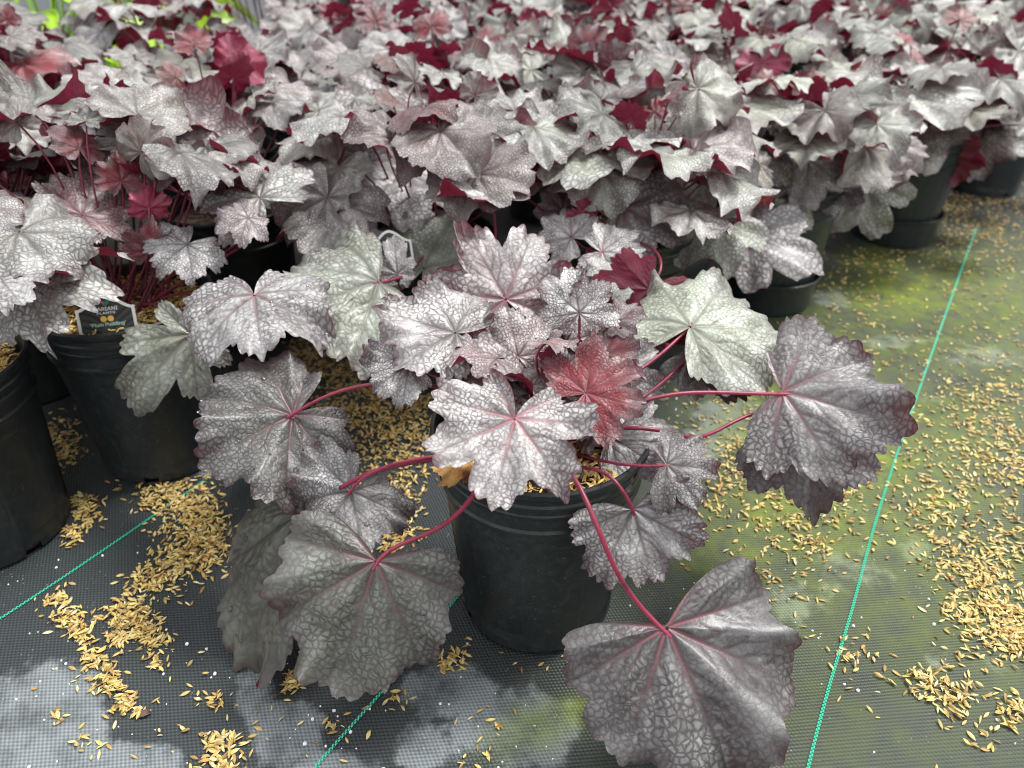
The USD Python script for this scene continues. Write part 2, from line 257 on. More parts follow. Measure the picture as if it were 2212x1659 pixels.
def wall_r(z): return RB_ + (RT_ - .004 - RB_) * z / PH
def pot_meshes(n=112):
    zs = np.r_[0., .003, .006, .010, .013, np.linspace(.02, .128, 22)]
    prof = [(RB_ - .012, .0005), (RB_ - .003, .0008)] + [(wall_r(z) - (.0025 if z < .002 else 0), z) for z in zs]
    prof += [(wall_r(.131) + .0006, .131), (wall_r(.1325) + .0026, .1325), (wall_r(.135) + .0028, .135), (wall_r(.1365) + .0008, .1365), (wall_r(.146), .146), (wall_r(.1475) + .0012, .1475), (wall_r(.149) + .0012, .149), (wall_r(.150), .150), (wall_r(.154), .154)]
    def fn(r, z, a):
        k = 10; ph = (a * k / (2 * np.pi)) % 1.; top = .118 - .020 * (2 * ph - 1) ** 2   # arched flutes
        inset = np.clip((top - z) / .003, 0, 1) * np.clip((z - .016) / .004, 0, 1) * np.clip((.5 - abs(ph - .5)) / .035 - .9, 0, 1)
        return r - .0022 * inset
    v, f = lathe(prof, n, fn)
    c = v[f].mean(1); ang = np.degrees(np.arctan2(c[:, 1], c[:, 0])) % 90
    hole = (c[:, 2] < .0115) & (c[:, 2] > .0009) & (np.abs(ang - 22) < 7.5) & (np.hypot(c[:, 0], c[:, 1]) > RB_ - .008)
    body = (v, f[~hole])
    rim = lathe([(wall_r(.154), .154), (wall_r(.1555) + .0022, .1555), (wall_r(.158) + .0026, .158), (wall_r(.1595) + .0012, .1595), (wall_r(.163) + .0012, .163), (wall_r(.1645) + .0030, .1645), (RT_ + .0006, .168), (RT_ + .0004, .1708), (RT_ - .0010, .1722), (RT_ - .0028, .1716), (RT_ - .0040, .1695), (RT_ - .0058, .150), (RB_, .02)], n)
    return body, rim
ZS = 1.09
BODY, RIM = pot_meshes()
BODY_LO, RIM_LO = pot_meshes(40)
for _v, _f in (BODY, RIM, BODY_LO, RIM_LO): _v[:, 2] *= ZS

def soil_mesh(rad, z, seed):
    v, f = lathe([(rad - .001, .004), (rad * 1.0, z - .004)] + [(rad * k, z) for k in (1.18, .95, .75, .55, .35, .15, .01)], 48)
    v[:, :2] *= np.where(v[:, 2:] < z - .001, 1., 1.)
    up = v[:, 2] > z - .001
    v[up, 2] += (meshkit.fbm(v[up] * 45 + seed, 3, seed) - .5) * .008
    return v, f

# rice hulls -----------------------------------------------------------------
def hull_proto():
    n, m = 5, 4; v = []
    for a in np.linspace(-1, 1, n):
        w = (1 - abs(a) ** 2.2) * .5 + .03; zc = -.25 * a * a
        for b in np.linspace(-1, 1, m): v.append((a * .5, b * w * .30, zc * .10 + (1 - b * b) * w * .17))
    f = [[r * m + c, (r + 1) * m + c, (r + 1) * m + c + 1, r * m + c + 1] for r in range(n - 1) for c in range(m - 1)]
    return np.array(v), np.array([[q[0], q[1], q[2]] for q in f] + [[q[0], q[2], q[3]] for q in f])
HV, HF = hull_proto()
def hulls(P, rng, tilt=.25, size=.0070, warm=0.):
    P = np.asarray(P); n = len(P)
    L = size * rng.uniform(.72, 1.2, n) * np.where(rng.random(n) < .18, .55, 1.); yaw = rng.uniform(0, 2 * np.pi, n); pit = rng.normal(0, tilt, n); rol = rng.normal(0, tilt * 1.6, n) + np.pi * (rng.random(n) < .3)
    cy, sy, cp, sp, cr, sr = np.cos(yaw), np.sin(yaw), np.cos(pit), np.sin(pit), np.cos(rol), np.sin(rol)
    R = np.stack([np.stack([cy * cp, cy * sp * sr - sy * cr, cy * sp * cr + sy * sr], -1), np.stack([sy * cp, sy * sp * sr + cy * cr, sy * sp * cr - cy * sr], -1), np.stack([-sp, cp * sr, cp * cr], -1)], 1)
    hv = HV[None] * np.stack([np.ones(n), rng.uniform(.75, 1.3, n), rng.uniform(.7, 1.4, n)], -1)[:, None]
    v = np.einsum('nij,nkj->nki', R, hv) * L[:, None, None] + P[:, None]
    f = HF[None] + (np.arange(n) * len(HV))[:, None, None]
    base = np.array([(.78, .58, .21), (.70, .49, .16), (.84, .70, .35), (.52, .34, .11), (.80, .62, .20)])
    c = base[rng.integers(0, 5, n)] * rng.uniform(.6, 1.15, (n, 1)) * np.where(rng.random((n, 1)) < .12, [[.62, .52, .42]], [[1., 1., 1.]]); c = c * (1 - warm) + warm * c * np.array([1.0, .86, .62])
    return v.reshape(-1, 3), f.reshape(-1, 3), np.repeat(c, len(HV), 0)

def put_hulls(name, P, rng, parent, label=None, cat=None, origin=(0, 0, 0), **k):
    v, f, c = hulls(P, rng, **k)
    return obj(name, (v, f), M_HULL, parent, attrs={'tn': c}, kind='stuff', label=label, origin=origin)

def make_pot(x, y, label, rot=0., hero=0, collar=False, soil=True, seed=0, group='black nursery pots in the heuchera bed'):
    t = thing('nursery_pot', (x, y, float(ground_z(x, y))), label, 'plant pot', group, rot)
    obj('pot_body', BODY if hero else BODY_LO, M_POT, t, smooth=35); obj('rim', RIM if hero else RIM_LO, M_POT, t, smooth=35)
    if soil:
        obj('soil', soil_mesh(RB_ - .004, .156 * ZS, seed), M_SOIL, t, smooth=True)
        rng = np.random.default_rng(900 + seed); n = (0, 260, 1500)[hero]
        if n:
            r = (RT_ - .009) * np.sqrt(rng.random(n)); a = rng.uniform(0, 2 * np.pi, n)
            z = .1585 * ZS + rng.random(n) * .007
            put_hulls('rice_hull_mulch', np.stack([r * np.cos(a), r * np.sin(a), z], -1), rng, t, tilt=.3, warm=.45)
    if collar:
        pr = [(RB_ - .004, .0012), (RB_ + .0035, .002), (RB_ + .0095, .046), (RB_ + .0120, .0475), (RB_ + .0125, .0505), (RB_ + .0105, .0515), (RB_ + .0080, .0495), (RB_ + .003, .006)]
        v, f = lathe(pr, 96)
        a = np.degrees(np.arctan2(v[:, 1], v[:, 0])); notch = (np.abs(a + 72) < 5) & (v[:, 2] > .03)
        v[notch, 2] -= .011
        obj('base_collar', (v, f), M_POT, t, smooth=35)
    return t

# ------------------------------------------------------------------ leaves
def smooth01(x): x = np.clip(x, 0, 1); return x * x * (3 - 2 * x)

def leaf(J, T, npref, rng, near=False, depth=.26, lobes=5, cup=0., kap=.35, kside=.25, ruf=.05, pleat=.05, fold=0., pucker=.0, wid=1., red=0., green=0., dark=1., pink=.0, teeth=6, edge=.8, silver=1., twist=0., cell=.062, curlup=0., margin=.10, tooth=.085, sinus=.42, cs=1., pw=2.6, frill=1.):
    """Leaf blade with its stalk joint at J and the tip of its midrib at T (world). Returns vertices, faces, uv, attributes."""
    nr, na = (44, 256) if near is True else (10, 84) if near is False else (8, 60)
    lo = {5: [(0, 1.), (50, .97), (98, .86), (139, .60)], 7: [(0, 1.), (42, .96), (84, .88), (124, .76), (150, .58)], 3: [(0, 1.), (44, 1.), (88, .88), (119, .52)]}[lobes]
    ang, ln = [], []
    for a, l in lo:
        for s in ((1,) if a == 0 else (1, -1)):
            ang.append(math.radians(s * (a + rng.normal(0, 2.5 if a else 1)))); ln.append(l * rng.uniform(.92, 1.06) * (1 + (wid - 1) * abs(math.sin(ang[-1]))))
    ang, ln = np.array(ang), np.array(ln); half = abs(lo[1][0]) / 2 * np.pi / 180
    near = near is True
    if not near: tooth *= .75
    phi = np.linspace(-math.pi + .03, math.pi - .03, na)
    phi0 = phi; phi = phi + .10 * np.sin(phi * 2 + rng.uniform(0, 6)) * (1 - (phi / math.pi) ** 8)
    d = np.abs(phi[:, None] - ang[None]); R = (ln * (1 - depth * np.minimum(d / half, 2.2) ** pw)).max(1)
    rloc = ln[np.argmin(d, 1)]
    R = np.maximum(R, .34 * rloc)
    nt = teeth if near else max(3, teeth - 1)
    k = np.argmin(d, 1); u = (phi - ang[k]) / half
    jit = rng.uniform(0, .4, len(ang))[k]
    ph = u * nt / 2 + .5 + jit * (np.abs(u) > .35)
    tri = np.abs(((ph % 1.) - .5)) * 2                                    # 0 at the tooth's tip, 1 in the notch
    R = R * (1 + tooth * (1 - tri ** 1.8) - tooth * .6) * (1 + .03 * np.sin(phi * 17 + rng.uniform(0, 6)))
    R *= .07 + .93 * smooth01((math.pi - np.abs(phi0) - (sinus * .25 if lobes != 3 else .72)) / sinus)
    s = np.r_[.018, np.linspace(.05, 1., nr - 1) ** .9]
    S, PHI = np.meshgrid(s, phi, indexing='ij'); RR = S * R[None]
    x, y = RR * np.sin(PHI), RR * np.cos(PHI)
    P2 = np.stack([x.ravel(), y.ravel()], 1)
    # veins
    segs = []
    for a, l in zip(ang, ln):
        t = np.array([math.sin(a), math.cos(a)]); segs.append((np.zeros(2), t * l * .97, .024, 1.))
        for q in (.24, .40, .56, .72):
            for sg in (-1, 1):
                b = a + sg * math.radians(rng.uniform(34, 48)); o = t * l * (q + rng.uniform(-.05, .05)); c1 = a + sg * math.radians(22)
                e1 = o + np.array([math.sin(b), math.cos(b)]) * l * .22 * (1.15 - q); e2 = e1 + np.array([math.sin(c1), math.cos(c1)]) * l * .24 * (1.15 - q)
                segs += [(o, e1, .017, .85), (e1, e2, .013, .70), (e1, e1 + np.array([math.sin(b + sg * .35), math.cos(b + sg * .35)]) * l * .17 * (1.15 - q), .009, .55)]
    vein = np.zeros(len(P2))
    for o, e, w, st in segs:
        t = e - o; h = np.clip(((P2 - o) @ t) / (t @ t), 0, 1); dd = np.linalg.norm(P2 - o - h[:, None] * t, axis=1)
        ww = w * (1.15 - .75 * h) * (1. if near else 1.6); vein = np.maximum(vein, st * (1 - .35 * h) * np.exp(-(dd / ww) ** 2))
    # areoles
    are = dome = np.ones(len(P2)) * .5
    r = RR.ravel(); a = PHI.ravel()
    # relief
    dv = np.abs(a[:, None] - ang[None]).min(1) / half
    z = cup * r ** 2 + 1.9 * pleat * r * smooth01(dv) * (1 - .4 * r) + fold * np.abs(x.ravel()) * (.5 + .5 * r)
    p1, p2, p3 = rng.uniform(0, 6.28, 3)
    z += 1.35 * ruf * r ** 3 * (np.sin(a * 5 + p1) * .7 + np.sin(a * 9 + p2) * .5 + .35 * np.sin(a * 3 + p3))
    z += pucker * (dome - .5) * np.clip(r * 4, 0, 1) * (1 - np.clip(vein, 0, 1)) - .010 * vein * (1 if near else 1.3)
    z += .030 * r ** 5 * np.sin(a * 17 + p2) * (.5 + ruf * 8) + .05 * ruf / .06 * np.clip(dv - .55, 0, 1) * r ** 3 * np.sin(a * 2.5 + p3)
    ca, sa = np.cos(a), np.sin(a)
    nz1 = meshkit.noise(np.stack([ca * 1.6 + p1 * 9, sa * 1.6, 0 * a + p2], 1), 31) - .5; nz2 = meshkit.noise(np.stack([ca * 4.5 + p2 * 9, sa * 4.5, 0 * a + p3], 1), 32) - .5; nz3 = meshkit.noise(np.stack([ca * 10 + p3 * 9, sa * 10, r * 2], 1), 33) - .5
    z += frill * (.26 * r ** 2 * nz1 + .38 * r ** 4 * nz2 + .17 * r ** 7 * nz3)
    if not near: z += .075 * (meshkit.noise(np.c_[P2 * 7 + 20, np.full(len(P2), p1)], 2) - .5)
    else: z += .055 * (meshkit.noise(np.c_[P2 * 5 + 20, np.full(len(P2), p1)], 2) - .5)
    if curlup: z += curlup * np.clip((S.ravel() - .82) / .18, 0, 1) ** 2 * np.maximum(0, np.sin(a * 3 + p2)) * .20
    # bending along the radius
    kk = kap * (.6 + .4 * np.cos(a)) + kside * np.abs(np.sin(a)) ** 1.5
    kk = kk + frill * .75 * (meshkit.noise(np.stack([ca * 1.3 + p3 * 5, sa * 1.3, 0 * a + p1], 1), 41) - .5)
    kk = np.where(np.abs(kk) < 1e-3, 1e-3, kk)
    rb, zb = np.sin(kk * r) / kk, -(1 - np.cos(kk * r)) / kk
    loc = np.stack([rb * np.sin(a) - z * 0, rb * np.cos(a), zb + z], 1)
    if twist: c_, s_ = np.cos(twist * loc[:, 1]), np.sin(twist * loc[:, 1]); loc[:, 0], loc[:, 2] = loc[:, 0] * c_ - loc[:, 2] * s_, loc[:, 0] * s_ + loc[:, 2] * c_
    k0 = kap if abs(kap) > 1e-3 else 1e-3
    ty, tz = math.sin(k0) / k0, -(1 - math.cos(k0)) / k0 + cup; b = -math.atan2(tz, ty)
    cb, sb = math.cos(b), math.sin(b); loc[:, 1], loc[:, 2] = loc[:, 1] * cb - loc[:, 2] * sb, loc[:, 1] * sb + loc[:, 2] * cb
    m = T - J; size = np.linalg.norm(m) / math.hypot(ty, tz); m = unit(m)
    n = unit(npref - m * (npref @ m)); xax = np.cross(m, n)
    v = J + size * (loc[:, :1] * xax + loc[:, 1:2] * m + loc[:, 2:] * n)
    i = (np.arange(nr - 1)[:, None] * na + np.arange(na - 1)[None]).ravel()
    f = np.stack([i, i + na, i + na + 1, i + 1], 1)
    fn = np.cross(v[f[:, 1]] - v[f[:, 0]], v[f[:, 3]] - v[f[:, 0]]) @ n
    if fn.sum() < 0: f = f[:, ::-1]
    uvo = rng.uniform(0, 50, 2); uv = P2 * cs + uvo
    edn = meshkit.noise(np.c_[P2 * 6 + uvo, np.zeros(len(P2))], 13)
    ed = .85 * edge * np.clip(edn * 2.2 - .5, .1, 1) * np.clip((S.ravel() - (1 - margin)) / margin, 0, 1) ** 2
    nz = meshkit.fbm(np.c_[P2 * 2.2 + uvo, np.zeros(len(P2))], 3, 4)
    rim_dark = np.clip((S.ravel() - .55) / .45, 0, 1)
    sil = np.clip(silver * (1.08 - .38 * rim_dark ** 1.5) * (.78 + .44 * meshkit.noise(np.c_[P2 * 3 + uvo, np.zeros(len(P2))], 9)), 0, 1.1)
    lf = np.stack([sil, np.clip(vein, 0, 1), ed], 1)
    tn = np.stack([np.clip(red * (.55 + .9 * nz) * (1 - .55 * rim_dark ** 1.3), 0, 1), np.clip(green * (.5 + nz) * (1.25 - .7 * rim_dark), 0, 1), np.clip(dark * (.80 + .4 * nz), 0, 2)], 1)
    pk = np.clip(pink * .8 * np.clip(vein * 2.2 - 1.1, 0, 1) * np.clip(1.1 - r * 1.6, 0, 1), 0, 1)
    pv = np.zeros(len(P2))
    for o_, e_, w_, st_ in [g for g in segs if g[3] == 1.]:
        h = np.clip(((P2 - o_) @ (e_ - o_)) / ((e_ - o_) @ (e_ - o_)), 0, 1); dd = np.linalg.norm(P2 - o_ - h[:, None] * (e_ - o_), axis=1)
        pv = np.maximum(pv, np.exp(-(dd / (.075 * (1.2 - h))) ** 2) * (1 - .75 * h))
    sm = np.clip((1 - .9 * pv) * (.18 + 1.4 * meshkit.noise(np.c_[P2 * 2.3 + uvo, np.full(len(P2), 2.)], 21)), .10, 1)
    return v, f, uv, {'lf': lf, 'tn': tn, 'pk': pk, 'sm': sm}, n, size

DROPS = trimesh.creation.icosphere(1, 1.)
def drops(v, f, n, size, rng, count):
    f = np.asarray(f); tri = v[f[:, :3]]; nn = np.cross(tri[:, 1] - tri[:, 0], tri[:, 2] - tri[:, 0]); nn /= np.linalg.norm(nn, axis=1, keepdims=True) + 1e-12
    ar = np.linalg.norm(np.cross(tri[:, 1] - tri[:, 0], tri[:, 2] - tri[:, 0]), axis=1); ok = ar * (nn @ n > .3)
    pick = rng.choice(len(f), count, p=ok / ok.sum()); parts = []
    for k in pick:
        r = .0009 + .0019 * rng.random() ** 2.2; w = nn[k]; u = unit(np.cross(w, [.3, .5, .1])); t = np.cross(w, u); th = rng.uniform(0, 6.28); el = rng.uniform(1, 1.45)
        u, t = u * math.cos(th) + t * math.sin(th), t * math.cos(th) - u * math.sin(th)
        c = tri[k].mean(0) + w * r * .12
        parts.append((c + r * (DROPS.vertices[:, :1] * u * el + DROPS.vertices[:, 1:2] * t + DROPS.vertices[:, 2:] * w * .62), DROPS.faces))
    return join(parts)

stats = []
def put_leaf(plant, org, crown, J, T, npref, rng, near=False, via=None, wet=0, label=None, prad=None, ppink=.5, nopet=False, **k):
    v, f, uv, at, n, size = leaf(J, T, npref, rng, near=near, **k)
    lm = obj('leaf', (v, f), M_NEAR if near else M_FAR, plant, smooth=True, uv=uv, attrs=at, origin=org, label=label)
    m = unit(T - J); prad = prad or (.0008 + .0085 * size)
    end = J - n * prad * .4 + m * .004 * (size / .06)
    if not nopet:
        if via is not None: pts = spline([crown] + list(via) + [end], 22 if near else 12)
        else:
            D = np.linalg.norm(end - crown); out = (end - crown) * np.array([1, 1, 0])
            a, b = crown + unit(out * .6 + [0, 0, .06]) * D * .38, end - unit(m * .75 + n * .55) * D * .32
            t = np.linspace(0, 1, 18 if near else 9)[:, None]
            pts = (1 - t) ** 3 * crown + 3 * t * (1 - t) ** 2 * a + 3 * t * t * (1 - t) * b + t ** 3 * end
        pv, pf = tube(pts, prad * np.linspace(1.12, .88, len(pts)), 10 if near else 6)
        tt = np.repeat(np.linspace(0, 1, len(pts)), 10 if near else 6)
        obj('petiole', (pv, pf), M_PET, lm, smooth=True, origin=org, attrs={'pk': np.clip(ppink * (.25 + 1.1 * tt), 0, 1)})
    if near and via is not None and not nopet:
        hp = []
        for _ in range(230):
            j = rng.integers(3, len(pts) - 1); w = rng.random(); c = pts[j] * (1 - w) + pts[j - 1] * w; t = unit(pts[j] - pts[j - 1]); d = unit(np.cross(t, rng.normal(0, 1, 3))); e = np.cross(t, d); L = rng.uniform(.0008, .0018); b = .00009
            hp.append((np.array([c + d * prad * .8 + e * b, c + d * prad * .8 - e * b, c + d * prad * .8 + t * b * 1.6, c + d * (prad + L) + t * rng.normal(0, .0004)]), np.array([[0, 1, 3], [1, 2, 3], [2, 0, 3]])))
        hv, hf = join(hp); obj('stalk_hairs', (hv, hf), M_PET, lm, origin=org, kind='stuff', attrs={'pk': np.full(len(hv), 1.)})
    if wet:
        dv, df = drops(v, f, n, size, rng, wet)
        obj('water_drops', (dv, df), M_WATER, lm, smooth=True, origin=org, kind='stuff')
    return lm, size

def tocam(p): return unit(CAM - p)
def spec_pts(Jx, Jy, JY, Tx, Ty, flat, lim=.10):
    J = at_y(Jx, Jy, JY); t = at_z(Tx, Ty, J[2]) if ray(Tx, Ty)[2] < -.02 else at_y(Tx, Ty, JY + lim)
    dY = np.clip((t[1] - JY) * flat, -lim, lim)
    return J, at_y(Tx, Ty, JY + dY)

# ------------------------------------------------------------------ the pots and plants
G_POT, G_PLANT = 'black nursery pots standing in the heuchera bed', 'potted heuchera plants massed in the bed'
# key: (x, y, canopy top, random leaves, hero pot level, pot label, plant label)
SITES = {
 'P': (.022, .452, 0, 0, 2, 'black pot pulled out in front of the bed, rim packed with rice hulls', 'sprawling silver-purple heuchera in the separate front pot, long pink stalks spread wide'),
 'F': (-.500, .530, .31, 10, 2, 'black pot cut off by the left picture edge, left of the tagged pot', 'heuchera above the cut-off pot, broad pale silver leaves reaching right over the name tag'),
 'T': (-.380, .655, .335, 20, 2, 'black pot with a printed name tag pushed in behind its rim', 'heuchera growing behind the readable name tag, red young leaves at its centre'),
 'U': (-.100, .835, .325, 26, 1, 'black pot deep between the tagged pot and the front plant, white tag edge above it', 'heuchera with a big wrinkled grey-green leaf hanging left of the front plant'),
 'C': (.145, .865, .32, 26, 1, 'black pot right behind the front plant, its side showing under grey-green leaves', 'heuchera directly behind the front plant with one upright red-veined leaf'),
 'A': (.389, 1.040, .31, 26, 1, 'black pot on the walkway edge, nearer of the two with a ringed base', 'drooping grey-green heuchera over the nearer ringed pot on the walkway edge'),
 'B': (.700, 1.300, .31, 28, 1, 'black pot on the walkway edge, farther of the two with a ringed base', 'pale grey heuchera with a long leaf hanging over the farther ringed pot'),
 'D': (1.02, 1.580, .33, 28, 0, 'black pot at the right picture edge beyond both ringed pots', 'heuchera at the right picture edge where the bed meets the mulch strewn walkway'),
}
ROWS = [
 ('second row', [(-.85, .62), (-.60, .80), (-.37, .94), (-.12, 1.10), (.12, 1.14), (.40, 1.36), (.71, 1.62)]),
 ('third row', [(-.98, .90), (-.72, 1.06), (-.46, 1.20), (-.20, 1.36), (.06, 1.42), (.34, 1.66), (.62, 1.92)]),
 ('fourth row', [(-1.16, 1.16), (-.90, 1.30), (-.64, 1.44), (-.34, 1.62), (-.06, 1.70), (.20, 1.92), (.95, 1.84)]),
 ('rearmost row', [(-.30, 1.88), (-.05, 1.98), (.20, 2.20), (.48, 2.18), (.78, 2.12), (1.08, 2.10), (1.30, 1.86)]),
 ('far row', [(-.54, 1.80), (-.22, 2.20), (.02, 2.40), (.34, 2.46), (.66, 2.44), (.98, 2.42), (1.34, 2.26)]),
]
ORD = ['leftmost', 'second from the left', 'third from the left', 'fourth from the left', 'fifth from the left', 'sixth from the left', 'rightmost']
for rn, pts in ROWS:
    for i, (x, y) in enumerate(pts):
        w = ORD[-1] if i == len(pts) - 1 else ORD[i]
        top = .45 if rn == 'far row' else .42 if rn == 'rearmost row' else .33 if rn == 'second row' else .335 if x > -.5 else .37
        SITES[f'{rn[:3]}{i}'] = (x, y, top, 32 if rn == 'second row' else 20 if rn == 'far row' else 30 if rn != 'rearmost row' else 24, 0, f'black pot under the heuchera in the {rn}, {w}', f'silver heuchera in the {rn} of the bed, {w}')

PLANT, CROWN, ORG = {}, {}, {}
for si, (k, (x, y, top, nl, hero, lp, lpl)) in enumerate(SITES.items()):
    make_pot(x, y, lp, rot=(0 if k == 'P' else 37 * si % 360) + (8 if k == 'P' else 0), hero=hero, collar=k in 'AB', seed=si, group=None if k == 'P' else G_POT)
    ORG[k] = np.array([x, y, .156 * ZS + float(ground_z(x, y))])
    PLANT[k] = thing('heuchera_plant', ORG[k], lpl, 'heuchera', None if k == 'P' else G_PLANT)
    CROWN[k] = ORG[k] + [0, 0, -.004]

def hero(k, J, JY, T, flat, seed, n_cam=None, back=False, via=None, near=True, lim=.10, side=0., **o):
    rng = np.random.default_rng(5000 + seed)
    Jp, Tp = spec_pts(*J, JY, *T, flat, lim)
    c = tocam(Jp); up = np.array([0, 0, 1.]); w = (1 - flat) if n_cam is None else n_cam
    npref = c * w + up * (1 - w) + RT * side
    if back: npref = -c + up * .2
    cr = CROWN[k] + np.r_[rng.normal(0, .010, 2), 0]
    vp = None
    if via: vp = [at_y(px, py, Yv) for px, py, Yv in via[::-1]]
    lm, size = put_leaf(PLANT[k], ORG[k], cr, Jp, Tp, npref, rng, near=near, via=vp, **o)
    stats.append((k, seed, round(float(size), 3), np.round(Jp, 3).tolist(), round(float(Tp[2]), 3)))
    return lm

# --- the front plant, leaf by leaf
hero('P', (1112, 905), .375, (1057, 1108), .55, 1, n_cam=.55, curlup=0.5, frill=1.6, red=0.05, depth=0.32, pw=1.9, cs=1.25, kap=.30, kside=.15, pink=.7, dark=1.2, ruf=.04, pleat=.06, teeth=5, ppink=.6)
hero('P', (1265, 848), .43, (1378, 784), .5, 2, n_cam=.5, frill=1.8, depth=.36, kap=.2, kside=-.1, red=1.05, ruf=.09, pleat=.06, pink=.2, dark=0.95, label='red-brown young leaf with a silver-pink margin')
hero('P', (1093, 647), .52, (1003, 494), .25, 3, frill=1.9, depth=.34, kap=.25, kside=.2, ruf=.10, pleat=.07, pink=.4, red=0.13, dark=1.3, edge=1., curlup=1.6, teeth=6)
hero('P', (984, 719), .48, (818, 694), .6, 4, n_cam=.45, curlup=0.7, frill=1.8, red=0.04, depth=0.16, kap=.5, kside=.2, ruf=.05, dark=1.12, wid=.85)
hero('P', (885, 787), .46, (785, 768), .6, 5, n_cam=.55, frill=1.7, depth=0.16, kap=.5, kside=.4, ruf=.07, dark=1.05, via=[(925, 806, .455), (990, 838, .45)], wet=14)
hero('P', (1120, 770), .47, (1090, 662), .3, 6, frill=1.6, depth=.30, kap=.2, kside=.15, ruf=.06, red=.22, dark=1.15, teeth=6)
hero('P', (1251, 676), .50, (1240, 574), .2, 7, frill=1.5, depth=.3, kap=.15, kside=.2, ruf=.06, dark=1.28, teeth=6, via=[(1250, 735, .495), (1235, 800, .485)], wet=10)
hero('P', (1222, 742), .515, (1163, 640), .4, 8, frill=1.6, depth=.3, kap=.3, ruf=.08, red=.12, dark=1.2)
hero('P', (1180, 736), .46, (1258, 748), .9, 9, n_cam=-.55, depth=.3, kap=.3, ruf=.10, red=.45, wid=.8)
hero('P', (1275, 832), .50, (1322, 722), .3, 10, frill=1.6, depth=.32, kap=.25, ruf=.07, red=.08, dark=1.15)
hero('P', (1330, 812), .525, (1415, 742), .4, 11, frill=1.6, depth=.3, kap=.35, ruf=.08, dark=1.05)
hero('P', (1110, 846), .445, (952, 802), .5, 12, depth=.28, kap=.45, ruf=.08, red=.30, dark=.9, nopet=True)
hero('P', (1215, 850), .475, (1225, 760), .3, 27, depth=.3, kap=.2, ruf=.07, red=.15, dark=.8)
hero('P', (1318, 945), .43, (1478, 935), .7, 13, n_cam=.45, lobes=3, frill=1.8, depth=.30, kap=.35, kside=.2, ruf=.08, red=.05, dark=0.62, silver=.8, via=[(1255, 962, .44)], wid=.9)
hero('P', (1440, 1003), .388, (1552, 1020), .7, 14, n_cam=.5, lobes=3, frill=1.6, depth=.28, kap=.4, kside=.2, ruf=.05, dark=0.64, silver=.8, red=.05, via=[(1345, 1003, .398), (1262, 985, .42)])
hero('P', (1367, 1101), .37, (1415, 1258), .35, 15, n_cam=.75, lobes=3, frill=1.5, depth=0.2, kap=.35, kside=.2, ruf=.06, dark=0.78, silver=.85, via=[(1345, 1060, .371), (1318, 1030, .378), (1262, 1010, .40)])
hero('P', (1440, 1355), .325, (1590, 1690), .62, 16, n_cam=.62, frill=1.25, depth=0.1, kap=.35, kside=.25, ruf=.06, pleat=.09, dark=0.42, pink=1., teeth=6, via=[(1335, 1240, .336), (1292, 1142, .343), (1248, 1046, .366), (1205, 1000, .40)], ppink=1.0, wid=.84, cs=1.5, lobes=3, silver=0.85, tooth=.05)
hero('P', (1690, 845), .47, (1952, 930), .6, 17, n_cam=.6, lobes=3, frill=1.7, curlup=0.4, cs=1.35, wid=0.82, depth=0.2, kap=0.5, kside=.15, ruf=.06, pleat=.05, dark=0.66, pink=.7, via=[(1560, 848, .47), (1455, 852, .465), (1370, 872, .46)], ppink=1.0, teeth=5)
hero('P', (1712, 898), .485, (1905, 1040), .5, 18, n_cam=.5, lobes=3, depth=0.2, kap=.45, kside=.35, ruf=.06, dark=0.52, silver=.7, via=[(1610, 900, .475), (1520, 942, .452), (1425, 930, .427), (1340, 925, .43)], ppink=.8)
hero('P', (1490, 706), .56, (1580, 590), .6, 19, n_cam=.35, frill=1.4, cs=1.35, depth=0.2, kap=.25, kside=.75, ruf=.05, green=1.0, dark=1.1, edge=.15, pink=0, via=[(1450, 745, .545), (1380, 800, .51)], ppink=.8, wid=1.15, teeth=6)
hero('P', (1500, 752), .555, (1650, 752), .6, 20, depth=.25, kap=.4, kside=.3, ruf=.06, dark=0.45, silver=.6, via=[(1470, 790, .54), (1400, 850, .50)], ppink=.5)
hero('P', (632, 895), .47, (450, 1010), .6, 21, n_cam=.6, frill=1.5, cs=1.35, green=0.15, depth=0.12, kap=.35, kside=.30, ruf=.05, pleat=.10, dark=0.4, silver=0.8, tooth=.06, pink=.8, via=[(700, 858, .47), (790, 832, .468), (880, 829, .465), (960, 838, .46)], ppink=1.0, wet=70, teeth=6, wid=1.08)
hero('P', (758, 1061), .42, (680, 1172), .5, 22, n_cam=.6, frill=1.6, depth=0.18, kap=.35, kside=.2, ruf=.06, dark=0.66, silver=.9, via=[(850, 1003, .405), (967, 982, .397), (1040, 974, .408)], ppink=1., wet=40, wid=1.25)
hero('P', (640, 1112), .435, (515, 1470), .5, 23, n_cam=.55, depth=0.12, kap=.25, kside=.9, ruf=.05, dark=0.36, green=0.8, via=[(800, 1022, .418), (880, 1000, .408), (968, 988, .396), (1045, 980, .408)], ppink=.5, wet=60, wid=0.52, lobes=3, silver=.6, side=-.55)
hero('P', (812, 1212), .37, (718, 1512), .5, 24, n_cam=.6, frill=1.1, depth=0.1, kap=.4, kside=.15, ruf=.05, pleat=.07, dark=0.42, green=.55, pink=.7, via=[(850, 1184, .377), (925, 1152, .381), (990, 1108, .378), (1035, 1050, .376), (1058, 1010, .387), (1090, 985, .405)], ppink=1., wet=8, teeth=6, wid=.76, cs=1.4, lobes=3, silver=0.75, tooth=.05)
hero('P', (1245, 1020), .41, (1262, 1062), .5, 25, depth=.3, kap=1.2, ruf=.12, dark=.6, prad=.0009)
hero('P', (1190, 870), .47, (1175, 830), .2, 26, depth=.3, kap=.3, ruf=.12, red=.9, dark=.7, prad=.0012)
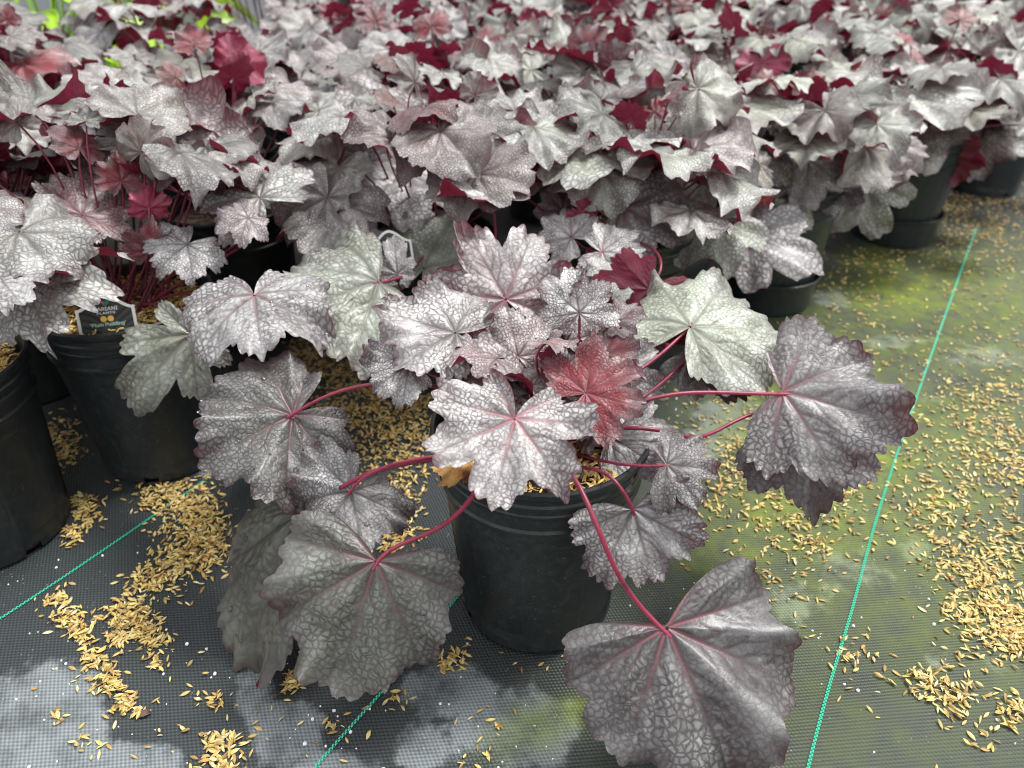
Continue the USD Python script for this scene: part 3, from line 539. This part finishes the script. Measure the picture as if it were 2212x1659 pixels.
# upright stalks of the crown leaves
for i, (a, b) in enumerate((((1133, 790), (1140, 905)), ((1158, 775), (1165, 900)), ((1183, 770), (1190, 895)))): pass

# --- the plants behind, their nearest leaves one by one
H = [
 ('F', (58, 600), .56, (222, 628), .6, 40, dict(n_cam=.5, depth=.26, kap=.5, kside=.5, dark=1.1, green=.3, edge=.3, wet=24, wid=1.1)),
 ('F', (-12, 590), .53, (55, 668), .6, 41, dict(n_cam=.5, kap=.4, dark=1.05, wet=20)),
 ('T', (549, 637), .56, (566, 778), .55, 42, dict(n_cam=.55, depth=0.2, kap=.4, kside=.25, dark=0.9, wet=60, wid=1.08, pink=.3)),
 ('T', (412, 722), .575, (272, 880), .25, 43, dict(depth=.40, kap=.35, kside=.8, lobes=3, wid=.55, ruf=.09, green=1., dark=.95, edge=.3, wet=16, label='yellowing grey-green leaf hanging over the pot wall')),
 ('U', (818, 606), .625, (640, 690), .5, 44, dict(lobes=3, n_cam=.55, depth=0.1, kap=.45, kside=.3, green=.75, dark=0.85, wet=30, wid=1.12)),
 ('U', (915, 580), .74, (975, 462), .35, 45, dict(n_cam=.6, depth=0.1, kap=.3, green=.95, dark=0.78, edge=.2, wid=1.0)),
 ('U', (858, 592), .66, (852, 508), .25, 46, dict(dark=.9, kap=.3, wid=.5)),
 ('T', (177, 465), .655, (205, 372), .35, 47, dict(depth=.3, ruf=.1, red=.45, dark=.95, kap=.1)),
 ('T', (322, 452), .655, (318, 402), .1, 48, dict(depth=.3, ruf=.1, red=1., back=True, kap=-.5)),
 ('T', (262, 392), .68, (252, 332), .1, 49, dict(depth=.3, ruf=.12, red=1., kap=.1)),
 ('T', (322, 545), .635, (326, 478), .05, 50, dict(depth=.3, ruf=.1, red=.85, dark=.9)),
 ('T', (405, 528), .64, (335, 592), .5, 51, dict(ruf=.07, dark=1.0)),
 ('T', (415, 345), .72, (438, 212), .25, 52, dict(depth=.3, ruf=.10, red=.30, edge=1., dark=1.1, curlup=1.5)),
 ('T', (300, 300), .74, (205, 330), .5, 53, dict(green=.6, dark=1.1)),
 ('T', (560, 425), .70, (470, 372), .6, 54, dict(n_cam=.5, ruf=.1, dark=1.1, green=.2)),
 ('T', (535, 470), .66, (468, 500), .5, 55, dict(red=.15, ruf=.08, dark=1.05)),
 ('U', (790, 345), .85, (700, 432), .55, 56, dict(n_cam=.6, dark=1.15, ruf=.07)),
 ('U', (885, 375), .85, (885, 476), .55, 57, dict(n_cam=.6, dark=1.15, depth=.33)),
 ('U', (880, 304), .90, (915, 180), .3, 58, dict(dark=1.05, red=.12, kap=.2, wid=1.1)),
 ('U', (735, 480), .74, (660, 560), .5, 59, dict(green=.2, dark=.95, wid=1.2)),
 ('U', (1068, 425), .71, (985, 372), .4, 60, dict(n_cam=-.05, kap=-.35, kside=-.2, dark=1.15, ruf=.07, via=[(1068, 470, .71), (1070, 530, .715)], wid=1.1)),
 ('C', (1250, 322), .80, (1462, 290), .3, 61, dict(n_cam=.02, kap=.35, kside=.35, green=.6, dark=1.25, edge=.2, ruf=.06, via=[(1240, 395, .81), (1215, 440, .82)], wid=.9)),
 ('C', (1120, 372), .79, (1128, 262), .15, 62, dict(depth=.25, kap=.1, red=.8, dark=.8, ruf=.05, wid=.85, label='upright red-brown leaf with dark veins')),
 ('C', (1342, 447), .77, (1480, 395), .4, 63, dict(n_cam=.6, dark=1.1, ruf=.06, pink=.5)),
 ('C', (1300, 543), .68, (1388, 560), .5, 64, dict(n_cam=.6, dark=1.15, ruf=.06, pink=.4, wid=1.1)),
 ('C', (1235, 512), .72, (1170, 470), .4, 65, dict(dark=1.2, red=.05, ruf=.08)),
 ('C', (1538, 465), .84, (1452, 572), .35, 66, dict(green=.85, dark=1.0, edge=.2)),
 ('C', (1402, 625), .645, (1310, 735), .2, 67, dict(back=True, kap=.2, ruf=.04, pink=.6, wid=.9)),
 ('C', (1345, 590), .66, (1260, 580), .7, 68, dict(green=.4, dark=1.15, kap=.6, n_cam=.3)),
 ('C', (1215, 455), .80, (1225, 385), .2, 69, dict(red=.45, dark=1.0, ruf=.09)),
 ('C', (1250, 460), .74, (1285, 490), .1, 70, dict(red=.9, ruf=.12, back=True)),
 ('A', (1612, 508), .885, (1765, 588), .45, 71, dict(n_cam=.6, depth=.30, kap=.4, dark=1.05, wid=.8)),
 ('A', (1612, 508), .886, (1548, 540), .4, 72, dict(n_cam=.6, depth=.26, kap=.5, dark=1.0)),
 ('A', (1674, 443), .96, (1690, 535), .2, 73, dict(green=.8, dark=1.15, edge=.1, wid=1.1)),
 ('A', (1590, 322), .97, (1622, 440), .2, 74, dict(dark=.75, depth=.30, wid=1.1)),
 ('A', (1745, 345), .99, (1740, 445), .3, 75, dict(dark=1.0, green=.3, wid=1.0)),
 ('A', (1800, 400), 1.0, (1790, 470), .3, 76, dict(dark=.8)),
 ('A', (1470, 215), 1.0, (1500, 300), .5, 77, dict(green=.6, dark=1.2)),
 ('A', (1560, 215), .98, (1640, 285), .7, 78, dict(green=.7, dark=1.25)),
 ('B', (1872, 395), 1.15, (1905, 525), .1, 79, dict(green=.6, dark=1.15, depth=.38, wid=.8, edge=.1)),
 ('B', (1850, 285), 1.12, (1955, 352), .5, 80, dict(dark=1.2, green=.5, ruf=.1)),
 ('B', (1985, 255), 1.2, (1995, 385), .25, 81, dict(green=.7, dark=1.15, wid=.8)),
 ('B', (2050, 335), 1.24, (2075, 400), .05, 82, dict(back=True)),
 ('B', (1950, 190), 1.2, (2080, 270), .6, 83, dict(green=.5, dark=1.2)),
 ('D', (2130, 265), 1.35, (2215, 345), .4, 84, dict(dark=1.0, green=.3)),
 ('D', (2060, 210), 1.4, (2080, 300), .4, 85, dict(green=.6, dark=1.15)),
]
# small ruffled leaves crowding the front plant's centre
CR = np.random.default_rng(31)
for i in range(19):
    th = CR.uniform(0, 6.28); o = np.array([math.cos(th), math.sin(th), 0]); rad = CR.uniform(.015, .06)
    J = ORG['P'] + o * rad + [.01, .028, CR.uniform(.012, .075)]; m = o * CR.uniform(.5, 1) + [0, 0, CR.uniform(-.1, .8)]
    put_leaf(PLANT['P'], ORG['P'], CROWN['P'] + np.r_[CR.normal(0, .008, 2), 0], J, J + unit(m) * CR.uniform(.018, .034), np.array([0, 0, 1.]) + .4 * tocam(J) + CR.normal(0, .3, 3), CR, near=False, ppink=.3, red=float(CR.choice([.1, .3, .9])), dark=CR.uniform(.65, 1.1), depth=.22, kap=CR.uniform(0, .5), ruf=.10, frill=1.3, edge=1.)
for k, J, JY, T, fl, sd_, o in H: hero(k, J, JY, T, fl, sd_, near=JY < .72, **o)

# --- the rest of each plant's crown
WINDOWS = [(775, 475, 915, 570), (490, 490, 600, 590), (145, 620, 305, 715), (330, 600, 400, 680)]
def project(p): d = p - CAM; z = d @ FW; return W / 2 + F * (d @ RT) / z, HH / 2 - F * (d @ UP) / z
for si, (k, (x, y, top, nl, hp, lp, lpl)) in enumerate(SITES.items()):
    if not nl: continue
    rng = np.random.default_rng(7000 + si)
    front = k in 'FT'; mid = k in 'UCA'
    for i in range(nl):
        fr = (i + .5) / nl; th = i * 2.39996 + rng.uniform(-.3, .3) + si
        o = np.array([math.cos(th), math.sin(th), 0])
        if front and o[1] < -.1: o[1] *= -1            # nearer side was set by hand
        if front and k != 'F': fr = fr * .85
        rad = .02 + .140 * fr ** .7
        if mid and o[1] < -.25: rad *= .8
        z = .168 + (top - .168) * (1 - .52 * fr ** 1.8) + rng.normal(0, .016)
        J = np.array([x, y, 0]) + o * rad + [0, 0, z]
        young = i < nl * .16
        tilt = rng.normal(.7, .3) if young else rng.normal(.05 - .75 * fr, .25)
        m = o * math.cos(tilt) + np.array([0, 0, math.sin(tilt)]); m += rng.normal(0, .18, 3)
        L = rng.uniform(.022, .036) if young else rng.uniform(.040, .066)
        T = J + unit(m) * L
        if T[2] < .03: T[2] = .03
        if any(a < q[0] < c and b < q[1] < d for a, b, c, d in WINDOWS for q in (project(J), project(T), project((J + T) / 2), project(T + (T - J) * .2))) and J[1] < .82: continue
        npref = np.array([0, 0, 1.]) + o * (.4 * fr) + rng.normal(0, .27, 3) + tocam(J) * (.36 if not young else .15)
        flip = rng.random() < .010 and not front
        red = rng.uniform(.55, 1.) if rng.random() < (.55 if young else .05) else max(0, rng.normal(.03, .08))
        if flip: npref = -tocam(J) + rng.normal(0, .3, 3); red = rng.uniform(.2, 1.)
        right = np.clip((x + .1) / .6, 0, 1)
        put_leaf(PLANT[k], ORG[k], CROWN[k] + np.r_[rng.normal(0, .012, 2), 0], J, T, npref, rng, near=(None if y > 1.25 else False), ppink=.3,
                 pw=rng.uniform(2.6, 4.), depth=rng.uniform(.08, .20), lobes=int(rng.choice([5, 5, 7])), frill=rng.uniform(.7, 1.25), cs=rng.uniform(1.05, 1.5), kap=rng.uniform(.0, .6), kside=rng.uniform(-.1, .5), ruf=rng.uniform(.05, .12), pleat=rng.uniform(.03, .09), wid=rng.uniform(.9, 1.2),
                 red=red, green=float(np.clip(rng.normal(.25 + .45 * right, .25), 0, 1)), dark=rng.choice([.6, .8, 1., 1.15]) * rng.uniform(.9, 1.1) * (1 + .12 * right), edge=.7 * (1 - .6 * right), curlup=rng.uniform(0, 1.6) * (rng.random() < .55))

# ------------------------------------------------------------------ hostas beyond the bed
M_HOSTA = mat('hosta_leaf', {'lf': ('attribute', {'attribute': 'lf'}), 's': ('separate_color', {}), 'm': ('mix', {'color1': (.16, .34, .012), 'color2': (.44, .66, .06)}), 'p': ('principled_bsdf', {'roughness': .4}), 'tl': ('translucent_bsdf', {'color': (.5, .75, .05)}), 'o': ('mix_closure', {'fac': .25})},
              [('lf.color', 's.color'), ('s.r', 'm.fac'), ('m.color', 'p.base_color'), ('p.BSDF', 'o.closure1'), ('tl.BSDF', 'o.closure2')], surface='o.closure')
M_HST = plain('hosta_stalk', (.25, .42, .04), .45)
def hosta(x, y, label, seed, top):
    rng = np.random.default_rng(seed); org = np.array([x, y, .156 * ZS])
    make_pot(x, y, label[0], seed=80 + seed, group='black pots of the yellow-green hostas'); t = thing('hosta_plant', org, label[1], 'hosta', 'hostas beyond the heuchera bed')
    for i in range(16):
        th = i * 2.4 + rng.uniform(-.3, .3); fr = (i + .5) / 16; o = np.array([math.cos(th), math.sin(th), 0]); sd2 = np.array([-o[1], o[0], 0])
        J = org + o * (.03 + .10 * fr) + [0, 0, (top - .17) * (1 - .45 * fr)]; L = rng.uniform(.10, .14); wd = L * rng.uniform(.30, .38)
        u = np.linspace(0, 1, 12)[:, None]; w = np.linspace(-1, 1, 13)[None]
        prof = np.sin(np.pi * np.clip(u, .0, 1) ** .75) ** .8 * wd
        a = u * L; el = .35 - 1.0 * fr
        h = a * math.sin(el) - a ** 2 * 3.2 + prof * np.abs(w) * .45 + .0018 * np.cos(w * 26) * (prof / wd)
        P = J + (a * math.cos(el))[..., None] * o + (prof * w)[..., None] * sd2 + (h + 0 * w)[..., None] * np.array([0, 0, 1.])
        idx = (np.arange(11)[:, None] * 13 + np.arange(12)[None]).ravel()
        strip = np.broadcast_to(.5 + .5 * np.cos(w * 26), (12, 13)).ravel() * .6 + .4
        lm = obj('leaf', (P.reshape(-1, 3), np.stack([idx, idx + 13, idx + 14, idx + 1], 1)), M_HOSTA, t, smooth=True, origin=org, attrs={'lf': np.stack([strip] * 3, 1)})
        obj('petiole', tube(spline([org + [0, 0, -.004], org + o * .03 + [0, 0, (J[2] - org[2]) * .6], J], 8), .003, 6), M_HST, lm, smooth=True, origin=org)
hosta(-.98, 1.72, ('black pot of the left yellow-green hosta beyond the bed', 'bright yellow-green hosta beyond the bed, left one of two'), 1, .40)
hosta(-.77, 1.80, ('black pot of the right yellow-green hosta beyond the bed', 'bright yellow-green hosta beyond the bed, right one of two'), 2, .405)
hosta(-1.18, 1.62, ('black pot of the hosta in the far left corner', 'bright yellow-green hosta at the top left picture corner'), 3, .315)

# ------------------------------------------------------------------ plant tags
M_WHITE, M_FACE, M_STRIPE = plain('tag_white', (.80, .80, .78), .35), plain('tag_face', (.040, .050, .043), .35), plain('tag_stripe', (.018, .017, .016), .35)
M_INK, M_MINT, M_RED, M_TEAL, M_GOLD = plain('ink_white', (.72, .72, .70), .4), plain('ink_mint', (.42, .62, .50), .4), plain('ink_red', (.50, .12, .12), .4), plain('ink_teal', (.02, .26, .20), .4), plain('ink_gold', (.80, .48, .10), .4)
from shapely.geometry import Polygon, LineString, Point
from shapely import affinity
def extr(poly, h):
    gs = getattr(poly, 'geoms', [poly]); out = [trimesh.creation.extrude_polygon(g, h, engine='earcut') for g in gs if g.area > 1e-12]
    return trimesh.util.concatenate(out)
def make_tag(BL, BR, TL, label, full=True):
    w = np.linalg.norm(BR - BL); ex = unit(BR - BL); ey = unit((TL - BL) - ex * ((TL - BL) @ ex)); ez = np.cross(ex, ey); h = np.linalg.norm(TL - BL)
    sh = (TL - BL) @ ex / h
    t = thing('plant_tag', BL, label, 'plant tag', 'plant name tags with white rims')
    xs = np.linspace(0, 1, 41); arch = h + .27 * w * (.5 + .5 * np.cos((xs - .5) / .5 * np.pi)) ** 1.05
    plate = Polygon([(w, -.6 * h), (w, h)] + [(x * w, a) for x, a in zip(xs[::-1], arch[::-1])] + [(0, h), (0, -.6 * h), (w * .3, -1.6 * h), (w * .7, -1.6 * h)]).buffer(0)
    face = plate.buffer(-.055 * w, join_style=2)
    def place(mesh, z):
        v = np.asarray(mesh.vertices); return (v[:, :1] * ex + v[:, 1:2] * ey + (v[:, 2:] + z) * ez), mesh.faces
    obj('plate', place(extr(plate, .0006), 0), M_WHITE, t); obj('face', place(extr(face, .0002), .0006), M_FACE, t)
    for k in range(4):
        y0 = h * (.80 - .34 * k)
        for s in (0, 1):
            c = [(w * (.02 + .36 * q), y0 + .10 * h * math.sin(q * 3.0) - .42 * h * q ** 1.6) for q in np.linspace(0, 1, 14)] if not s else [(w * (.98 - .38 * q), y0 + .26 * h - .16 * h * q - .50 * h * q ** 1.5) for q in np.linspace(0, 1, 14)]
            st = LineString(c).buffer(.028 * w).intersection(face.buffer(-.001 * w))
            if not st.is_empty: obj('stripe', place(extr(st, .0001), .0008), M_STRIPE, t)
    def text(s, x0, y0, hgt, m, wid):
        tm = meshkit.text_mesh(s, hgt, depth=.0001, bold=True); b = tm.bounds; tm.apply_translation([-b[0][0], 0, 0]); tm.vertices[:, 0] *= wid / (b[1][0] - b[0][0]); tm.apply_translation([x0, y0, 0])
        obj('lettering', place(tm, .0009), m, t)
    text('MARIANI', w * .29, h * .86, w * .062, M_INK, w * .43); text('PLANTS', w * .355, h * .69, w * .040, M_INK, w * .31)
    text("'Plum Pudding'", w * .21, h * .12, w * .062, M_MINT, w * .60)
    for x, m in ((.45, M_GOLD), (.57, M_GOLD)): obj('dot', place(extr(Point(w * x, h * .46).buffer(w * .053), .0001), .0010), m, t)
    cx, cy = w * .515, h * 1.20
    obj('logo_leaf', place(extr(Polygon([(cx - .005 * w, cy - .05 * w), (cx - .075 * w, cy + .03 * w), (cx - .055 * w, cy + .055 * w), (cx - .005 * w, cy + .03 * w)]), .0001), .0009), M_RED, t)
    obj('logo_leaf', place(extr(Polygon([(cx + .005 * w, cy - .05 * w), (cx + .005 * w, cy + .03 * w), (cx + .055 * w, cy + .055 * w), (cx + .075 * w, cy)]), .0001), .0009), M_TEAL, t)
    v = None
bl, br = at_z(171, 716, .181), at_z(298, 702, .181)
make_tag(bl, br, at_y(152, 673, (bl[1]) + .006), 'readable dark name tag with white rim, between rim and stems of the left pot')
bl, br = at_z(800, 566, .205), at_z(893, 552, .205)
make_tag(bl, br, at_y(795, 530, bl[1] + .005), 'name tag mostly hidden by a grey leaf, only its white right rim showing')

# ------------------------------------------------------------------ dead leaf on the front pot's rim
M_DEAD = mat('dead_leaf', {'g': ('geometry', {}), 'n': ('noise_texture', {'scale': 90., 'detail': 5.}), 'r': ('rgb_ramp', {'ramp': [(.35, (.10, .03, .012)), (.5, (.42, .20, .05)), (.62, (.55, .33, .10)), (.72, (.30, .33, .22))]}), 'bp': ('bump', {'strength': .8, 'distance': .002}), 'p': ('principled_bsdf', {'roughness': .6})},
             [('g.position', 'n.vector'), ('n.fac', 'r.fac'), ('r.color', 'p.base_color'), ('n.fac', 'bp.height'), ('bp.normal', 'p.normal')])
rng = np.random.default_rng(77)
J, T = at_y(1012, 985, .392), at_y(948, 1052, .372)
v, f, uv, at, n, size = leaf(J, T, tocam(J) + np.array([0, 0, .6]), rng, near=True, kap=.6, kside=1.9, ruf=.14, depth=.2, wid=.55, twist=.6)
dl = thing('dead_leaf', J, 'shrivelled orange-brown dead leaf lying over the left rim of the front pot', 'dead leaf')
obj('blade', (v, f), M_DEAD, dl, smooth=True, origin=J)

# ------------------------------------------------------------------ loose rice hulls, perlite, bark chips
rng = np.random.default_rng(4242)
BLOBS = [ # px, py, radius px, count, layers
 (355, 1078, 62, 300, 2), (425, 1115, 72, 420, 3), (450, 1175, 62, 330, 3), (385, 1205, 60, 240, 2), (335, 1245, 55, 160, 2), (280, 1325, 58, 240, 3), (318, 1365, 44, 130, 2), (252, 1378, 30, 60, 1), (340, 1425, 30, 40, 1),
 (122, 1292, 32, 60, 1), (148, 1335, 38, 100, 2), (178, 1368, 26, 60, 2), (205, 1422, 34, 90, 2), (232, 1468, 34, 90, 2), (268, 1515, 32, 90, 2), (120, 1540, 22, 14, 1), (170, 1600, 40, 16, 1), (455, 1505, 34, 26, 1), (470, 1600, 42, 80, 2), (485, 1650, 46, 100, 2), (632, 1462, 26, 70, 3),
 (190, 1105, 34, 120, 2), (158, 1150, 26, 90, 2), (172, 1085, 20, 50, 2), (330, 1048, 60, 60, 1),
 (720, 790, 110, 700, 2), (800, 880, 110, 800, 2), (870, 960, 95, 560, 2), (855, 1070, 66, 260, 2), (865, 1130, 44, 110, 1), (840, 1165, 40, 70, 1), (660, 760, 60, 200, 1), (900, 870, 70, 300, 1), (130, 940, 46, 160, 2), (140, 985, 36, 90, 1), (420, 1060, 60, 60, 1), (700, 900, 60, 200, 1),
 (985, 1408, 30, 46, 2), (960, 1425, 18, 14, 1), (860, 1500, 40, 14, 1), (715, 1555, 22, 14, 1), (1050, 1560, 90, 16, 1), (1020, 1640, 60, 12, 1), (1170, 1410, 60, 14, 1), (1075, 1370, 30, 14, 1),
 (1560, 1000, 90, 330, 1), (1540, 1060, 80, 220, 1), (1640, 1040, 90, 240, 1), (1700, 1110, 80, 150, 1), (1790, 1090, 90, 200, 1), (1850, 1060, 80, 150, 1), (1590, 890, 90, 160, 1), (1560, 800, 60, 150, 1), (1480, 820, 50, 70, 1), (1760, 1170, 42, 90, 2), (1700, 1140, 50, 60, 1), (1620, 960, 70, 120, 1), (1690, 1280, 60, 50, 1), (1640, 1240, 60, 34, 1),
 (2010, 1110, 60, 150, 1), (2060, 1175, 60, 150, 1), (1990, 1040, 90, 160, 1), (2120, 1080, 90, 150, 1), (2130, 950, 90, 330, 2), (2190, 1000, 60, 240, 2), (2100, 890, 90, 160, 1), (2170, 870, 70, 150, 1), (2010, 920, 90, 120, 1), (2180, 1180, 60, 170, 1),
 (2130, 1240, 60, 240, 2), (2090, 1310, 50, 180, 2), (2160, 1330, 66, 420, 3), (2190, 1390, 46, 260, 3), (2060, 1230, 40, 70, 1), (2000, 1478, 36, 90, 2), (2060, 1510, 44, 120, 3), (1985, 1460, 20, 30, 1), (2190, 1540, 34, 90, 2), (2130, 1590, 40, 30, 1), (1830, 1400, 40, 34, 1), (1850, 1430, 26, 30, 2), (1880, 1470, 60, 20, 1),
 (1750, 690, 60, 120, 1), (1810, 610, 40, 90, 1), (1850, 570, 40, 120, 1), (1740, 750, 60, 110, 1), (1860, 640, 50, 120, 1), (1980, 545, 50, 110, 1), (1900, 690, 80, 80, 1), (2100, 650, 90, 90, 1), (2000, 780, 100, 120, 1), (1880, 800, 80, 80, 1), (2160, 740, 80, 100, 1),
 (2130, 395, 80, 900, 2), (2050, 430, 50, 420, 2), (2150, 440, 70, 500, 1), (2040, 500, 60, 300, 1), (2150, 510, 60, 260, 1), (2020, 370, 30, 200, 1), (1990, 470, 40, 200, 1), (1930, 560, 40, 130, 1), (2190, 570, 60, 130, 1),
 (450, 1440, 90, 14, 1), (350, 1560, 120, 16, 1), (150, 1460, 80, 8, 1), (560, 1560, 90, 10, 1), (760, 1600, 90, 14, 1), (1500, 1160, 90, 12, 1),
]
pts = []
for px, py, r, cnt, lay in BLOBS:
    if px > 1460: r, cnt, lay = r * 1.4, int(cnt * (.62 if px < 1990 else .8)), min(lay, 2) - (lay == 2 and py < 1400)
    cnt = int(cnt * .9); g = rng.normal(0, .52, (cnt * 2, 2)); g = g[np.linalg.norm(g, axis=1) < 1.7][:cnt]
    ph = rng.uniform(0, 6.28)
    c = at_z(px, py, 0); cr = at_z(px + r, py, 0); cu = at_z(px, py - r * .8, 0); ax, ay = cr - c, cu - c
    wob = 1 + .3 * np.sin(3 * np.arctan2(g[:, 1], g[:, 0]) + ph)
    p = c[:2] + (g[:, :1] * ax[:2] + g[:, 1:] * ay[:2]) * wob[:, None]
    z = np.abs(rng.normal(0, 1, len(p))) * (0.0003, .0012, .0026, .0042)[lay] * np.exp(-(g ** 2).sum(1))
    pts.append(np.c_[p, z + .0012])
# single hulls strewn over the walkway
n = 2600; x = rng.uniform(-.45, 1.6, n); y = rng.uniform(.17, 2.0, n)
keep = rng.random(n) < np.clip(.10 + .9 * (x - .05) / .4, .06, 1) * np.clip(meshkit.noise(np.c_[x * 6, y * 6, 0 * x], 11) * 1.6 - .35, .05, 1)
pts.append(np.c_[x[keep], y[keep], np.full(keep.sum(), .0012)])
pts = np.vstack(pts)
inside = np.zeros(len(pts), bool)
for k, s in SITES.items(): inside |= np.hypot(pts[:, 0] - s[0], pts[:, 1] - s[1]) < RB_ + .002 + (.014 if k in 'AB' else 0)
pts = pts[~inside]; pts[:, 2] += ground_z(pts[:, 0], pts[:, 1])
put_hulls('rice_hulls', pts, rng, '/World', label='loose straw-coloured rice hulls strewn in drifts over the dark ground fabric', tilt=.22)
tag(stage.GetPrimAtPath('/World/rice_hulls'), cat='rice hulls')

M_PERL = plain('perlite', (.72, .72, .70), .6)
ICO = trimesh.creation.icosphere(0, 1.); parts = []
for _ in range(230):
    px, py = rng.uniform(0, 1700), rng.uniform(1180, 1659)
    if rng.random() < .3: px, py = rng.uniform(1300, 2212), rng.uniform(700, 1659)
    c = at_z(px, py, 0); r = .0006 + .0012 * rng.random() ** 3
    if any(np.hypot(c[0] - s[0], c[1] - s[1]) < RB_ + .004 for s in SITES.values()): continue
    parts.append((ICO.vertices * rng.uniform(.7, 1.2, (len(ICO.vertices), 1)) * r + [c[0], c[1], float(ground_z(c[0], c[1])) + r * .5], ICO.faces))
v, f = join(parts); o = obj('perlite_crumbs', (v, f), M_PERL, kind='stuff'); tag(o, 'tiny white perlite crumbs scattered over the ground fabric', 'perlite crumbs')

M_BARK = mat('bark', {'g': ('geometry', {}), 'n': ('noise_texture', {'scale': 300., 'detail': 3.}), 'm': ('mix', {'color1': (.03, .016, .012), 'color2': (.12, .07, .055)}), 'p': ('principled_bsdf', {'roughness': .7})}, [('g.position', 'n.vector'), ('n.fac', 'm.fac'), ('m.color', 'p.base_color')])
import manifold3d as m3
for i, (px, py, s, zz, lab) in enumerate(((302, 1530, .0065, 0, 'dark bark chip at the end of the hull drift, bottom left'), (262, 1492, .0048, 0, None), (212, 1447, .0055, 0, None), (330, 690, .0095, .158, 'brown bark chip beside the readable name tag'), (1432, 1505, .004, 0, None), (1478, 1402, .005, 0, 'small brown bark chip right of the front pot base'), (505, 1722, .004, 0, None), (2200, 1395, .006, 0, None), (1225, 1705, .004, 0, None))):
    if not lab: continue
    r_ = np.random.default_rng(300 + i); c = at_z(px, py, zz) ; c[2] = (float(ground_z(c[0], c[1])) if zz == 0 else zz)
    h = trimesh.Trimesh(r_.normal(0, 1, (16, 3)) * [1.1, .7, .42]).convex_hull; vv = h.vertices / np.abs(h.vertices).max() * s
    vv[:, 2] -= vv[:, 2].min(); ch = thing('bark_chip', c, lab, 'bark chip', 'loose bark chips'); obj('chip', (vv, h.faces), M_BARK, ch)

import os
if os.environ.get('SHOW_STATS'):
    for s in stats: print(s)
